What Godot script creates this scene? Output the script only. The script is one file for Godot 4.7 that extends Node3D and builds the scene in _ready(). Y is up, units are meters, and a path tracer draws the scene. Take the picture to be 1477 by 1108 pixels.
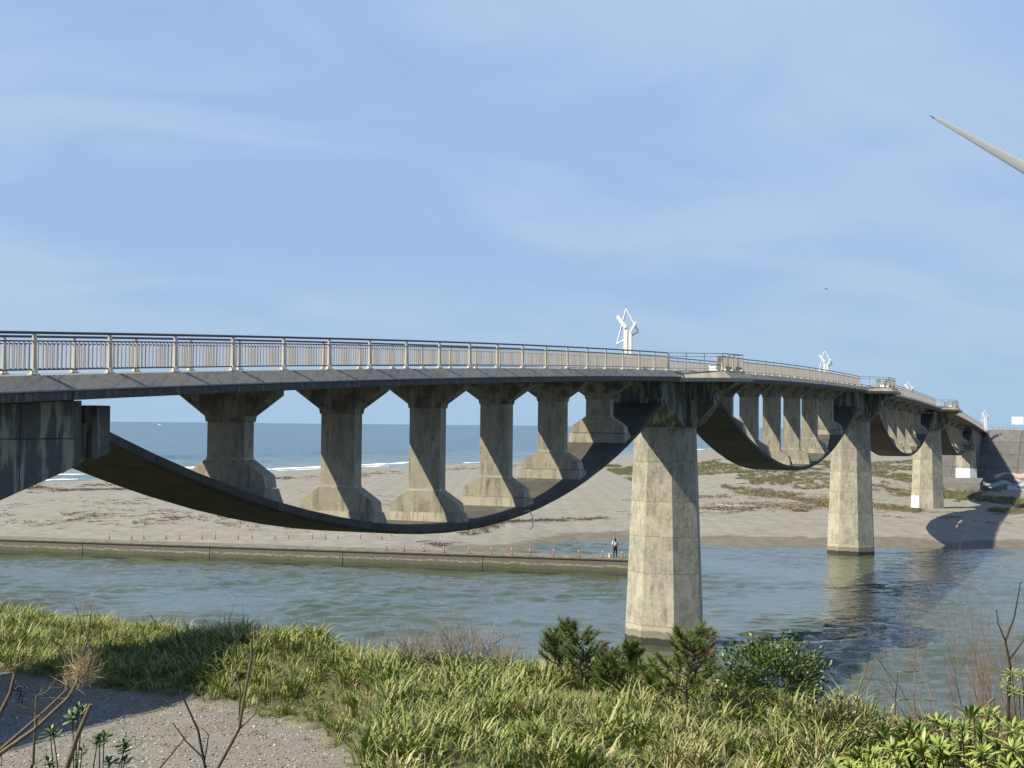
extends Node3D
# A concrete ribbon footbridge over a river mouth, seen from the grassy near bank.
# World: x right, y up, -z away from the camera, metres, water level at y = 0.
# Bridge axes: s along the deck (0 at the first river pier), t across it, y up.

const TURN := 0.4078857
const PIER := Vector2(9.565, 86.302)
var rng := RandomNumberGenerator.new()
var M := {}
var taken := {}
var bridge: Node3D
var noise_a := FastNoiseLite.new()
var noise_b := FastNoiseLite.new()

func _ready():
	rng.seed = 7
	noise_a.seed = 3
	noise_a.frequency = 1.0
	noise_a.fractal_octaves = 3
	noise_b.seed = 11
	noise_b.frequency = 1.0
	noise_b.fractal_octaves = 1
	make_camera()
	make_sky()
	make_materials()
	make_near_bank()
	make_river()
	make_beach()
	make_sea()
	make_dike()
	make_bridge()
	make_jetty()
	make_lamps_and_benches()
	make_jetty_things()
	make_far_things()
	make_bank_plants()
	make_foreground_plants()
	make_grass()

func make_camera():
	var cam := Camera3D.new()
	cam.name = "camera"
	add_child(cam)
	cam.position = Vector3(0, 13.357, 0)
	cam.rotation.x = deg_to_rad(1.7012)
	cam.rotate_object_local(Vector3(0, 0, 1), 0.0097)
	cam.fov = 30.96
	cam.near = 0.1
	cam.far = 90000.0
	cam.current = true
	var sun := DirectionalLight3D.new()
	sun.name = "sun"
	add_child(sun)
	sun.look_at_from_position(Vector3(-1.275, 1.6, 0.43), Vector3.ZERO)
	sun.light_energy = 1.6
	sun.light_color = Color(1.0, 0.955, 0.855)
	sun.light_angular_distance = 0.53
	sun.shadow_enabled = true

func make_sky():
	var w := 2048
	var h := 1024
	var px := PackedFloat32Array()
	px.resize(w * h * 3)
	var n1 := FastNoiseLite.new()
	n1.seed = 21
	n1.frequency = 1.0
	n1.fractal_octaves = 5
	n1.fractal_gain = 0.55
	var n2 := FastNoiseLite.new()
	n2.seed = 5
	n2.frequency = 1.0
	n2.fractal_octaves = 3
	var zenith := Vector3(0.235, 0.40, 0.79)
	var middle := Vector3(0.345, 0.515, 0.79)
	var low := Vector3(0.385, 0.565, 0.755)
	var veil := Vector3(0.535, 0.66, 0.835)
	for j in h:
		var up := PI * (0.5 - (j + 0.5) / h)
		var e := maxf(up, 0.0)
		var base := low.lerp(middle, smoothstep(0.0, 0.16, e)).lerp(zenith, smoothstep(0.14, 1.0, e))
		var cy := sin(up)
		var cr := cos(up)
		for i in w:
			var c := base
			if up > -0.02:
				var az := ((i + 0.5) / w - 0.5) * TAU
				var x := cr * sin(az)
				var z := cr * cos(az)
				# thin high cloud lies on a sheet overhead, drawn out along one wind
				var k := 1.0 / (cy + 0.16)
				var u := x * k
				var v := z * k
				var a := u * 0.86 + v * 0.5
				var b := v * 0.86 - u * 0.5
				var bend := n2.get_noise_2d(a * 0.55, b * 0.55) * 0.9
				var f := n1.get_noise_2d(a * 0.42 + bend, b * 1.25 + bend * 0.6)
				var g := n2.get_noise_2d(a * 0.33 + 7.0, b * 0.42 + 3.0)
				var m := clampf(0.50 + f * 0.8 + g * 0.8, 0.0, 1.0)
				m = m * m * (3.0 - 2.0 * m)
				c = base.lerp(veil, m * 0.52 * smoothstep(-0.02, 0.10, up))
			var o := (j * w + i) * 3
			px[o] = c.x / 1.9
			px[o + 1] = c.y / 1.9
			px[o + 2] = c.z / 1.9
	var im := Image.create_from_data(w, h, false, Image.FORMAT_RGBF, px.to_byte_array())
	var pano := PanoramaSkyMaterial.new()
	pano.panorama = ImageTexture.create_from_image(im)
	var sky := Sky.new()
	sky.sky_material = pano
	var env := Environment.new()
	env.background_mode = Environment.BG_SKY
	env.sky = sky
	env.tonemap_mode = Environment.TONE_MAPPER_LINEAR
	env.tonemap_exposure = 1.9
	env.sdfgi_enabled = true
	env.ssao_enabled = true
	env.ssil_enabled = true
	var we := WorldEnvironment.new()
	we.name = "world_environment"
	we.environment = env
	add_child(we)

# ---------------------------------------------------------------- naming

func numbered(called: String) -> String:
	if not taken.has(called):
		taken[called] = 0
		return called
	taken[called] += 1
	return "%s_%03d" % [called, taken[called]]

func tag(o: Node, label := "", category := "", group := "", kind := ""):
	if label: o.set_meta("label", label)
	if category: o.set_meta("category", category)
	if group: o.set_meta("group", group)
	if kind: o.set_meta("kind", kind)
	return o

func base(called: String, at := Vector3.ZERO, turn := 0.0) -> Node3D:
	var o := Node3D.new()
	o.name = numbered(called)
	add_child(o)
	o.position = at
	o.rotation.y = turn
	return o

func group_node(called: String, parent: Node) -> Node3D:
	var o := Node3D.new()
	o.name = called
	parent.add_child(o, true)
	return o

func put(called: String, m: Mesh, mat: Material, parent: Node = null) -> MeshInstance3D:
	var o := MeshInstance3D.new()
	o.mesh = m
	if mat: o.material_override = mat
	if parent == null:
		o.name = numbered(called)
		add_child(o)
	else:
		o.name = called
		parent.add_child(o, true)
	return o

func many(called: String, m: Mesh, mat: Material, spots: Array, cols: Array, parent: Node = null) -> MultiMeshInstance3D:
	var mm := MultiMesh.new()
	mm.transform_format = MultiMesh.TRANSFORM_3D
	mm.use_colors = true
	mm.mesh = m
	mm.instance_count = spots.size()
	for i in spots.size():
		mm.set_instance_transform(i, spots[i])
		mm.set_instance_color(i, cols[i])
	var o := MultiMeshInstance3D.new()
	o.multimesh = mm
	o.material_override = mat
	o.set_meta("kind", "stuff")
	if parent == null:
		o.name = numbered(called)
		add_child(o)
	else:
		o.name = called
		parent.add_child(o, true)
	return o

# ---------------------------------------------------------------- shapes

func S() -> SurfaceTool:
	var st := SurfaceTool.new()
	st.begin(Mesh.PRIMITIVE_TRIANGLES)
	return st

func tri(st: SurfaceTool, a: Vector3, b: Vector3, c: Vector3, n: Vector3):
	var k := (b - a).cross(c - a)
	if k.length_squared() < 1e-14:
		return
	k = k.normalized()
	if k.dot(n) > 0.0:
		st.set_normal(k); st.add_vertex(a)
		st.set_normal(k); st.add_vertex(c)
		st.set_normal(k); st.add_vertex(b)
	else:
		st.set_normal(-k); st.add_vertex(a)
		st.set_normal(-k); st.add_vertex(b)
		st.set_normal(-k); st.add_vertex(c)

func quad(st: SurfaceTool, a: Vector3, b: Vector3, c: Vector3, d: Vector3, n: Vector3):
	tri(st, a, b, c, n)
	tri(st, a, c, d, n)

func middle_of(ring: Array) -> Vector3:
	var m := Vector3.ZERO
	for p in ring: m += p
	return m / ring.size()

# skin over a row of convex rings, closed at both ends
func loft(st: SurfaceTool, rings: Array):
	for k in rings.size() - 1:
		var a: Array = rings[k]
		var b: Array = rings[k + 1]
		var m := (middle_of(a) + middle_of(b)) * 0.5
		var n := a.size()
		for i in n:
			var j := (i + 1) % n
			quad(st, a[i], a[j], b[j], b[i], (a[i] + a[j] + b[j] + b[i]) * 0.25 - m)
	var first: Array = rings[0]
	var last: Array = rings[rings.size() - 1]
	var m0 := middle_of(first)
	var m1 := middle_of(last)
	for i in range(1, first.size() - 1):
		tri(st, first[0], first[i], first[i + 1], m0 - middle_of(rings[1]))
		tri(st, last[0], last[i], last[i + 1], m1 - middle_of(rings[rings.size() - 2]))

func box(st: SurfaceTool, c: Vector3, size: Vector3, b := Basis()):
	var h := size * 0.5
	var lo := []
	var hi := []
	for q in [Vector2(-1, -1), Vector2(1, -1), Vector2(1, 1), Vector2(-1, 1)]:
		lo.append(c + b * Vector3(q.x * h.x, -h.y, q.y * h.z))
		hi.append(c + b * Vector3(q.x * h.x, h.y, q.y * h.z))
	loft(st, [lo, hi])

func bar(st: SurfaceTool, a: Vector3, c: Vector3, w: float, h: float):
	var d := (c - a).normalized()
	var side := d.cross(Vector3.UP)
	if side.length() < 0.05: side = d.cross(Vector3.RIGHT)
	side = side.normalized()
	var up := side.cross(d).normalized()
	var r := []
	for p in [a, c]:
		r.append([p - side * w * 0.5 - up * h * 0.5, p + side * w * 0.5 - up * h * 0.5, p + side * w * 0.5 + up * h * 0.5, p - side * w * 0.5 + up * h * 0.5])
	loft(st, r)

# a flat outline (may be hollow-sided) given thickness: o + u * x + v * y + n * w
func extrude(st: SurfaceTool, poly: PackedVector2Array, o: Vector3, u: Vector3, v: Vector3, n: Vector3, w0: float, w1: float):
	var idx := Geometry2D.triangulate_polygon(poly)
	for k in range(0, idx.size(), 3):
		for w in [w0, w1]:
			var q := []
			for e in 3: q.append(o + u * poly[idx[k + e]].x + v * poly[idx[k + e]].y + n * w)
			tri(st, q[0], q[1], q[2], n * (1.0 if w == w1 else -1.0) * (1.0 if w1 > w0 else -1.0))
	var cw := Geometry2D.is_polygon_clockwise(poly)
	for i in poly.size():
		var a := poly[i]
		var b := poly[(i + 1) % poly.size()]
		var e := b - a
		var out := Vector2(-e.y, e.x) if cw else Vector2(e.y, -e.x)
		var on := u * out.x + v * out.y
		quad(st, o + u * a.x + v * a.y + n * w0, o + u * b.x + v * b.y + n * w0, o + u * b.x + v * b.y + n * w1, o + u * a.x + v * a.y + n * w1, on)

# a round, tapering stick along points
func tube(st: SurfaceTool, pts: Array, radii: Array, sides := 5):
	var prev := []
	var pn := []
	for k in pts.size():
		var d: Vector3
		if k == 0: d = pts[1] - pts[0]
		elif k == pts.size() - 1: d = pts[k] - pts[k - 1]
		else: d = pts[k + 1] - pts[k - 1]
		d = d.normalized()
		var x := d.cross(Vector3(0.31, 0.2, 0.93)).normalized()
		var y := d.cross(x)
		var ring := []
		var nn := []
		for i in sides:
			var a := TAU * i / sides
			var q := x * cos(a) + y * sin(a)
			ring.append(pts[k] + q * radii[k])
			nn.append(q)
		if k > 0:
			for i in sides:
				var j := (i + 1) % sides
				for e in [[prev[i], pn[i], ring[j], nn[j], prev[j], pn[j]], [prev[i], pn[i], ring[i], nn[i], ring[j], nn[j]]]:
					st.set_normal(e[1]); st.add_vertex(e[0])
					st.set_normal(e[3]); st.add_vertex(e[2])
					st.set_normal(e[5]); st.add_vertex(e[4])
		if k == pts.size() - 1:
			for i in range(1, sides - 1): tri(st, ring[0], ring[i], ring[i + 1], d)
		prev = ring
		pn = nn

func patch(nx: int, nz: int, x0: float, dx: float, z0: float, dz: float, height: Callable, colour = null) -> ArrayMesh:
	var vs := PackedVector3Array()
	var ns := PackedVector3Array()
	var cs := PackedColorArray()
	var ix := PackedInt32Array()
	vs.resize((nx + 1) * (nz + 1))
	ns.resize(vs.size())
	if colour != null: cs.resize(vs.size())
	for j in nz + 1:
		for i in nx + 1:
			var x := x0 + dx * i
			var z := z0 + dz * j
			vs[j * (nx + 1) + i] = Vector3(x, height.call(x, z), -z)
	for j in nz + 1:
		for i in nx + 1:
			var a := j * (nx + 1) + i
			var l := vs[a - 1] if i > 0 else vs[a]
			var r := vs[a + 1] if i < nx else vs[a]
			var f := vs[a + nx + 1] if j < nz else vs[a]
			var b := vs[a - nx - 1] if j > 0 else vs[a]
			ns[a] = (r - l).cross(f - b).normalized()
			if colour != null: cs[a] = colour.call(vs[a].x, -vs[a].z, vs[a].y)
	ix.resize(nx * nz * 6)
	var o := 0
	for j in nz:
		for i in nx:
			var a := j * (nx + 1) + i
			for k in [a, a + nx + 2, a + 1, a, a + nx + 1, a + nx + 2]:
				ix[o] = k
				o += 1
	var arr := []
	arr.resize(Mesh.ARRAY_MAX)
	arr[Mesh.ARRAY_VERTEX] = vs
	arr[Mesh.ARRAY_NORMAL] = ns
	if colour != null: arr[Mesh.ARRAY_COLOR] = cs
	arr[Mesh.ARRAY_INDEX] = ix
	var m := ArrayMesh.new()
	m.add_surface_from_arrays(Mesh.PRIMITIVE_TRIANGLES, arr)
	return m

func along(table: Array, x: float) -> float:
	if x <= table[0].x: return table[0].y
	for k in range(1, table.size()):
		if x <= table[k].x:
			return lerpf(table[k - 1].y, table[k].y, (x - table[k - 1].x) / (table[k].x - table[k - 1].x))
	return table[table.size() - 1].y

func at_bridge(s: float, t: float, y: float) -> Vector3:
	return Vector3(PIER.x + sin(TURN) * s + cos(TURN) * t, y, -(PIER.y + cos(TURN) * s - sin(TURN) * t))

# ---------------------------------------------------------------- materials

func grain(size: int, freq: float, oct: int, sd: int, kind := FastNoiseLite.TYPE_SIMPLEX_SMOOTH) -> PackedByteArray:
	var n := FastNoiseLite.new()
	n.seed = sd
	n.noise_type = kind
	n.frequency = freq
	n.fractal_octaves = oct
	var im := n.get_seamless_image(size, size)
	im.convert(Image.FORMAT_L8)
	return im.get_data()

# noise drawn out downwards, as rain leaves it
func runs(size: int, freq: float, sd: int, stretch: int) -> PackedByteArray:
	var n := FastNoiseLite.new()
	n.seed = sd
	n.frequency = freq
	n.fractal_octaves = 4
	var im := n.get_seamless_image(size, size)
	im.convert(Image.FORMAT_L8)
	im.resize(size, size * stretch, Image.INTERPOLATE_CUBIC)
	return im.get_region(Rect2i(0, 0, size, size)).get_data()

func to8(v: float) -> int:
	return clampi(int(pow(clampf(v, 0.0, 1.0), 1.0 / 2.2) * 255.0), 0, 255)

func picture(size: int, f: Callable) -> ImageTexture:
	var d := PackedByteArray()
	d.resize(size * size * 3)
	for i in size * size:
		var c: Vector3 = f.call(i)
		d[i * 3] = to8(c.x)
		d[i * 3 + 1] = to8(c.y)
		d[i * 3 + 2] = to8(c.z)
	return ImageTexture.create_from_image(Image.create_from_data(size, size, false, Image.FORMAT_RGB8, d))

func plain(c: Color, rough := 0.8, metal := 0.0) -> StandardMaterial3D:
	var m := StandardMaterial3D.new()
	m.albedo_color = c.linear_to_srgb()
	m.roughness = rough
	m.metallic = metal
	return m

func wrapped(t: Texture2D, metres: float, rough := 0.9, tint := Color.WHITE) -> StandardMaterial3D:
	var m := StandardMaterial3D.new()
	m.albedo_texture = t
	m.albedo_color = tint
	m.uv1_triplanar = true
	m.uv1_world_triplanar = true
	m.uv1_triplanar_sharpness = 4.0
	m.uv1_scale = Vector3.ONE / metres
	m.roughness = rough
	return m

func coloured(rough := 0.85) -> StandardMaterial3D:
	var m := StandardMaterial3D.new()
	m.vertex_color_use_as_albedo = true
	m.roughness = rough
	return m

func make_materials():
	var n := 512
	var a := grain(n, 0.006, 4, 1)
	var b := grain(n, 0.03, 4, 2)
	var c := grain(n, 0.16, 3, 3)
	var r1 := runs(n, 0.012, 4, 6)
	var r2 := runs(n, 0.035, 5, 10)
	var g := func(arr: PackedByteArray, i: int) -> float: return arr[i] / 255.0
	var pale := picture(n, func(i):
		var k: float = 0.80 + 0.26 * (g.call(a, i) - 0.5) + 0.32 * (g.call(b, i) - 0.5) + 0.24 * (g.call(c, i) - 0.5)
		k -= 0.15 * smoothstep(0.54, 0.78, g.call(r1, i))
		k -= 0.16 * smoothstep(0.55, 0.75, g.call(r2, i))
		var w: float = g.call(b, (i * 1 + n * 91) % (n * n))
		return Vector3(0.46, 0.43, 0.335).lerp(Vector3(0.43, 0.41, 0.345), w) * k)
	var streaky := picture(n, func(i):
		var k: float = 0.80 + 0.22 * (g.call(a, i) - 0.5) + 0.20 * (g.call(b, i) - 0.5) + 0.12 * (g.call(c, i) - 0.5)
		k -= 0.30 * smoothstep(0.52, 0.78, g.call(r2, i)) * smoothstep(0.35, 0.6, g.call(a, i))
		k -= 0.20 * smoothstep(0.55, 0.75, g.call(r1, i))
		return Vector3(0.345, 0.32, 0.25) * k)
	var stained := picture(n, func(i):
		var k: float = 0.80 + 0.22 * (g.call(a, i) - 0.5) + 0.20 * (g.call(b, i) - 0.5) + 0.12 * (g.call(c, i) - 0.5)
		k *= 1.0 - 0.62 * smoothstep(0.36, 0.70, 0.7 * g.call(a, i) + 0.3 * g.call(b, i))
		k *= 1.0 - 0.3 * smoothstep(0.5, 0.7, g.call(r2, i))
		return Vector3(0.31, 0.29, 0.235) * k)
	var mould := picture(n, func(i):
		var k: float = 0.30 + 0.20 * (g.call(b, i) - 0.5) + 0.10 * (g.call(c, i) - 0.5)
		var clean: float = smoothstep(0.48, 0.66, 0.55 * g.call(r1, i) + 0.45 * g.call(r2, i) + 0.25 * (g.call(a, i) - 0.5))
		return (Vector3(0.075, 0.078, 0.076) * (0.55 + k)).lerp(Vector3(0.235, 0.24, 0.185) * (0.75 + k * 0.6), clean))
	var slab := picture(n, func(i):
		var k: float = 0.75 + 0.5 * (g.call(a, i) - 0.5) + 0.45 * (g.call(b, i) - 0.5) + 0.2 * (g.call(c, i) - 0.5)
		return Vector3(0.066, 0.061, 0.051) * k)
	var fascia := picture(n, func(i):
		var k: float = 0.8 + 0.4 * (g.call(b, i) - 0.5) + 0.3 * (g.call(c, i) - 0.5) - 0.25 * smoothstep(0.5, 0.8, g.call(r2, i))
		return Vector3(0.185, 0.182, 0.165) * k)
	var sand_t := picture(n, func(i):
		var k: float = 0.86 + 0.30 * (g.call(a, i) - 0.5) + 0.26 * (g.call(b, i) - 0.5) + 0.22 * (g.call(c, i) - 0.5)
		return Vector3(1, 1, 1) * k)
	var peb := grain(n, 0.09, 2, 8, FastNoiseLite.TYPE_CELLULAR)
	var stones := picture(n, func(i):
		var k: float = 0.55 + 0.5 * g.call(peb, i) + 0.35 * (g.call(c, i) - 0.5) + 0.2 * (g.call(b, i) - 0.5)
		return Vector3(1, 1, 1) * k)
	M.pale = wrapped(pale, 5.0)
	for k in 5:
		var tone: float = [1.0, 0.93, 0.985, 0.87, 0.955][k]
		var warm: float = [1.0, 1.0, 0.985, 1.02, 1.01][k]
		var m: StandardMaterial3D = M.pale.duplicate()
		m.albedo_color = Color(minf(tone, 1), minf(tone, 1), minf(tone, 1) * minf(1.0, warm))
		m.uv1_offset = Vector3(k * 0.37, k * 0.21, k * 0.11)
		M["lift%d" % k] = m
	M.streaky = wrapped(streaky, 4.0)
	M.streaky2 = wrapped(streaky, 4.6, 0.9, Color(0.93, 0.93, 0.93))
	M.wet_cap = wrapped(streaky, 5.2, 0.9, Color(0.68, 0.68, 0.66))
	M.stained = wrapped(stained, 3.4)
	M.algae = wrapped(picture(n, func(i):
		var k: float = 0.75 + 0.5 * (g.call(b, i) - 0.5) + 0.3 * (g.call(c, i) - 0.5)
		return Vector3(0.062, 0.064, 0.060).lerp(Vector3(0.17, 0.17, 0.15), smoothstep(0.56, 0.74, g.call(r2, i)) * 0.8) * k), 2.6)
	M.joint = wrapped(streaky, 2.0, 0.9, Color(1.0, 1.0, 0.98))
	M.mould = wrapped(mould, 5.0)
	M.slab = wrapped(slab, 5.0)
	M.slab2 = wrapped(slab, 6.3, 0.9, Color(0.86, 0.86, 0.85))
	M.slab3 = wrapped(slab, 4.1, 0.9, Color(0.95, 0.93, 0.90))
	M.fascia = wrapped(fascia, 3.0)
	M.fascia2 = wrapped(fascia, 3.7, 0.9, Color(0.93, 0.93, 0.94))
	M.dike = wrapped(sand_t, 9.0, 0.95, Color(0.345, 0.345, 0.345))
	M.dike2 = wrapped(sand_t, 7.0, 0.95, Color(0.38, 0.375, 0.37))
	M.sand = wrapped(sand_t, 9.0, 0.95)
	M.sand.vertex_color_use_as_albedo = true
	M.sand.heightmap_enabled = true
	M.sand.heightmap_texture = sand_t
	M.sand.heightmap_scale = 26.0
	M.soil = wrapped(stones, 1.1, 0.95)
	M.soil.vertex_color_use_as_albedo = true
	M.soil.heightmap_enabled = true
	M.soil.heightmap_texture = stones
	M.soil.heightmap_scale = 2.0
	M.post = plain(Color(0.44, 0.41, 0.335), 0.45)
	M.rail = plain(Color(0.075, 0.06, 0.06), 0.4, 0.3)
	M.bars = plain(Color(0.30, 0.28, 0.265), 0.5)
	M.white = plain(Color(0.60, 0.605, 0.60), 0.4)
	M.paint = plain(Color(0.78, 0.78, 0.76), 0.7)
	M.cone = plain(Color(0.40, 0.12, 0.085), 0.7)
	M.rubber = plain(Color(0.03, 0.03, 0.03), 0.8)
	M.steel = plain(Color(0.45, 0.45, 0.44), 0.4, 0.6)
	M.bench = plain(Color(0.33, 0.27, 0.20), 0.7)
	M.blade = plain(Color(0.44, 0.445, 0.41), 0.45)
	M.black = plain(Color(0.02, 0.02, 0.022), 0.8)
	M.foam = plain(Color(0.82, 0.84, 0.84), 0.9)
	M.veg = coloured(0.6)
	M.veg.backlight_enabled = true
	M.veg.backlight = Color(0.30, 0.34, 0.12)
	M.glossy_leaf = coloured(0.38)
	M.glossy_leaf.backlight_enabled = true
	M.glossy_leaf.backlight = Color(0.25, 0.30, 0.10)
	M.tint = coloured(0.85)
	M.wood = wrapped(streaky, 0.35, 0.9, Color(0.72, 0.66, 0.60))
	M.dark_wood = wrapped(streaky, 0.3, 0.9, Color(0.42, 0.36, 0.31))
	M.drift = coloured(0.9)
	M.tintgrey = plain(Color(0.235, 0.205, 0.18), 0.9)
	M.redtwig = plain(Color(0.17, 0.12, 0.09), 0.9)
	# ripples too small to build
	var nn := FastNoiseLite.new()
	nn.seed = 9
	nn.frequency = 0.012
	nn.fractal_octaves = 4
	var nt := nn.get_seamless_image(512, 512)
	nt.convert(Image.FORMAT_L8)
	var bump := nt.duplicate()
	bump.bump_map_to_normal_map(6.0)
	var ripple := ImageTexture.create_from_image(bump)
	M.river = plain(Color(0.046, 0.058, 0.037), 0.07)
	M.river.normal_enabled = true
	M.river.normal_texture = ripple
	M.river.normal_scale = 0.8
	M.river.uv1_triplanar = true
	M.river.uv1_world_triplanar = true
	M.river.uv1_scale = Vector3(0.10, 0.2, 0.26)
	M.sea = coloured(0.2)
	M.glossy_leaf.roughness = 0.5
	M.sea.normal_enabled = true
	M.sea.normal_texture = ripple
	M.sea.normal_scale = 2.4
	M.sea.uv1_triplanar = true
	M.sea.uv1_world_triplanar = true
	M.sea.uv1_scale = Vector3(0.006, 0.05, 0.016)
	M.far_sea = M.sea.duplicate()
	M.far_sea.roughness = 0.2
	M.waterline = strip_picture(false)
	M.jetty_face = strip_picture(true)

# tide marks with ragged edges: bottom of the picture is the foot of the wall
func strip_picture(jetty: bool) -> StandardMaterial3D:
	var w := 1024
	var h := 128
	var d := PackedByteArray()
	d.resize(w * h * 3)
	var n := FastNoiseLite.new()
	n.seed = 31 if jetty else 44
	n.frequency = 1.0
	n.fractal_octaves = 4
	for j in h:
		var v := 1.0 - (j + 0.5) / h
		for i in w:
			var a := TAU * i / w
			var cx := cos(a)
			var sx := sin(a)
			var edge := n.get_noise_2d(cx * 4.0, sx * 4.0 + 3.0) * 0.5 + n.get_noise_2d(cx * 18.0, sx * 18.0) * 0.35
			var fine := n.get_noise_3d(cx * 60.0, sx * 60.0, v * 9.0)
			var col: Vector3
			if jetty:
				col = Vector3(0.125, 0.115, 0.09) * (1.0 + fine * 0.35 + 0.3 * n.get_noise_3d(cx * 120.0, sx * 120.0, v * 0.6))
				if absf(v - 0.63 - edge * 0.16) < 0.035 + 0.05 * n.get_noise_2d(cx * 9.0 + 8.0, sx * 9.0): col = Vector3(0.26, 0.245, 0.19) * (1.0 + fine * 0.3)
				if v < 0.52 + edge * 0.12: col = Vector3(0.095, 0.095, 0.055) * (1.0 + fine * 0.4)
				if v < 0.33 + edge * 0.22: col = Vector3(0.055, 0.065, 0.035) * (1.0 + fine * 0.5)
				if v < 0.10 + edge * 0.08: col = Vector3(0.018, 0.02, 0.015)
			else:
				col = Vector3(0.37, 0.335, 0.245) * (1.0 + fine * 0.25)
				if v < 0.78 + edge * 0.14: col = Vector3(0.185, 0.175, 0.145) * (1.0 + fine * 0.3)
				if v < 0.60 + edge * 0.10: col = Vector3(0.20, 0.185, 0.135) * (1.0 + fine * 0.3)
				if v < 0.50 + edge * 0.12: col = Vector3(0.024, 0.024, 0.017) * (1.0 + fine * 0.4)
			var o := (j * w + i) * 3
			d[o] = to8(col.x)
			d[o + 1] = to8(col.y)
			d[o + 2] = to8(col.z)
	var m := StandardMaterial3D.new()
	m.albedo_texture = ImageTexture.create_from_image(Image.create_from_data(w, h, false, Image.FORMAT_RGB8, d))
	m.roughness = 0.8
	return m

# ---------------------------------------------------------------- ground and water

const CREST := [Vector2(-60, 62), Vector2(-30, 51), Vector2(-15.9, 43.4), Vector2(-9.6, 39.6), Vector2(-7.5, 36.2), Vector2(-5.3, 32.4), Vector2(-4.1, 30.9), Vector2(-3.6, 29.4), Vector2(-2.4, 28.7), Vector2(-0.5, 28.6), Vector2(1.2, 28.2), Vector2(2.3, 27.2), Vector2(3.5, 26.7), Vector2(4.6, 25.8), Vector2(5.4, 24.2), Vector2(6.4, 23.5), Vector2(7.6, 22.0), Vector2(12, 20.4), Vector2(60, 19)]
const GRAVEL := [Vector2(-30, 38), Vector2(-12.5, 34.2), Vector2(-10.5, 32.8), Vector2(-8.8, 31.95), Vector2(-7.3, 31.05), Vector2(-6.2, 30.7), Vector2(-5.5, 29.8), Vector2(-4.3, 28.7), Vector2(-3.6, 27.6), Vector2(-2.97, 26.1), Vector2(-2.5, 24.6), Vector2(-2.2, 18)]

func bank_height(x: float, z: float) -> float:
	var crest := along(CREST, x)
	var y := 7.2
	var mound := smoothstep(0.0, 3.4, -on_gravel(x, z)) * smoothstep(-9.5, -5.5, x)
	y += mound
	if z < 23.0: y = maxf(y, lerpf(7.2, 11.6, clampf((23.0 - z) / 21.5, 0.0, 1.0)))
	var plateau := y
	if z > crest - 0.5:
		var f := z - crest + 0.5
		y = plateau - 0.06 * f * f if f < 4.0 else plateau - 0.96 - (f - 4.0) * 0.62
	var rough := 0.10 * noise_a.get_noise_2d(x * 0.35, z * 0.35) + 0.05 * noise_a.get_noise_2d(x * 1.7, z * 1.7)
	return maxf(y + rough * (0.4 if on_gravel(x, z) > 0.0 else 1.6), -3.0)

# metres inside the gravel yard, negative outside
func on_gravel(x: float, z: float) -> float:
	var edge := along(GRAVEL, x)
	return minf(edge - z, z - 18.0) + 0.5 * noise_a.get_noise_2d(x * 1.1, z * 1.1)

func bank_colour(x: float, z: float, _y: float) -> Color:
	var k := noise_a.get_noise_2d(x * 0.8 + 9.0, z * 0.8)
	var g := on_gravel(x, z)
	if g > 0.0:
		var dry := 0.36 + 0.6 * noise_a.get_noise_2d(x * 0.55, z * 0.55 + 4.0) - g * 0.10
		var c := Color(0.175, 0.165, 0.15)
		if dry > 0.28: c = c.lerp(Color(0.20, 0.175, 0.09), clampf((dry - 0.28) * 2.2, 0.0, 0.75))
		return c * (1.0 + 0.2 * k)
	return Color(0.075, 0.075, 0.033) * (1.0 + 0.5 * k)

func make_near_bank():
	var o := put("river_bank", patch(420, 260, -62.0, 0.295, -8.0, 0.295, bank_height, bank_colour), M.soil)
	tag(o, "", "", "", "structure")

const EDGE := [Vector2(-160, 165), Vector2(-52, 143), Vector2(-9, 132), Vector2(-7, 134), Vector2(0.3, 143.7), Vector2(4, 154), Vector2(8, 161.5), Vector2(14, 162.5), Vector2(21, 158), Vector2(28, 156), Vector2(58, 156), Vector2(90, 151), Vector2(140, 140), Vector2(240, 120)]
const SHORE := [Vector2(-260, 150), Vector2(-160, 210), Vector2(-104, 284), Vector2(-80, 327), Vector2(-62, 366), Vector2(-37, 418), Vector2(5.5, 500), Vector2(52, 620), Vector2(101, 744), Vector2(200, 960), Vector2(420, 1400)]

func beach_height(x: float, z: float) -> float:
	var a := z - along(EDGE, x)
	var b := (along(SHORE, x) - z) * 0.46
	var walled := smoothstep(-6.0, -12.0, x)
	var y := 0.0
	if a < 0.0: y = lerpf(a * 0.12, -2.0, walled)
	else: y = lerpf(1.55 * (1.0 - exp(-a / 13.0)), 1.32 + 0.25 * (1.0 - exp(-a / 30.0)), walled)
	var out := 2.4 * (1.0 - exp(-b / 22.0)) if b > 0.0 else b * 0.05
	y = minf(y, out)
	if y > 0.3:
		var k := smoothstep(0.3, 1.3, y)
		y += k * (0.10 * noise_a.get_noise_2d(x * 0.05, z * 0.05) + 0.07 * noise_a.get_noise_2d(x * 0.3, z * 0.3))
		# low dunes behind the bridge and up to the foot of the dike
		var dune := smoothstep(30.0, 62.0, x) * smoothstep(205.0, 265.0, z) * smoothstep(560.0, 380.0, z)
		var q := to_bridge(x, z)
		dune *= smoothstep(2.0, -14.0, q.y)
		y += k * dune * (1.5 + 1.5 * noise_a.get_noise_2d(x * 0.045 + 4.0, z * 0.045) + 0.6 * noise_a.get_noise_2d(x * 0.16, z * 0.16))
		y += 0.6 * smoothstep(150.0, 196.0, q.x) * smoothstep(-60.0, -10.0, q.y)
	return y

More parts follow.
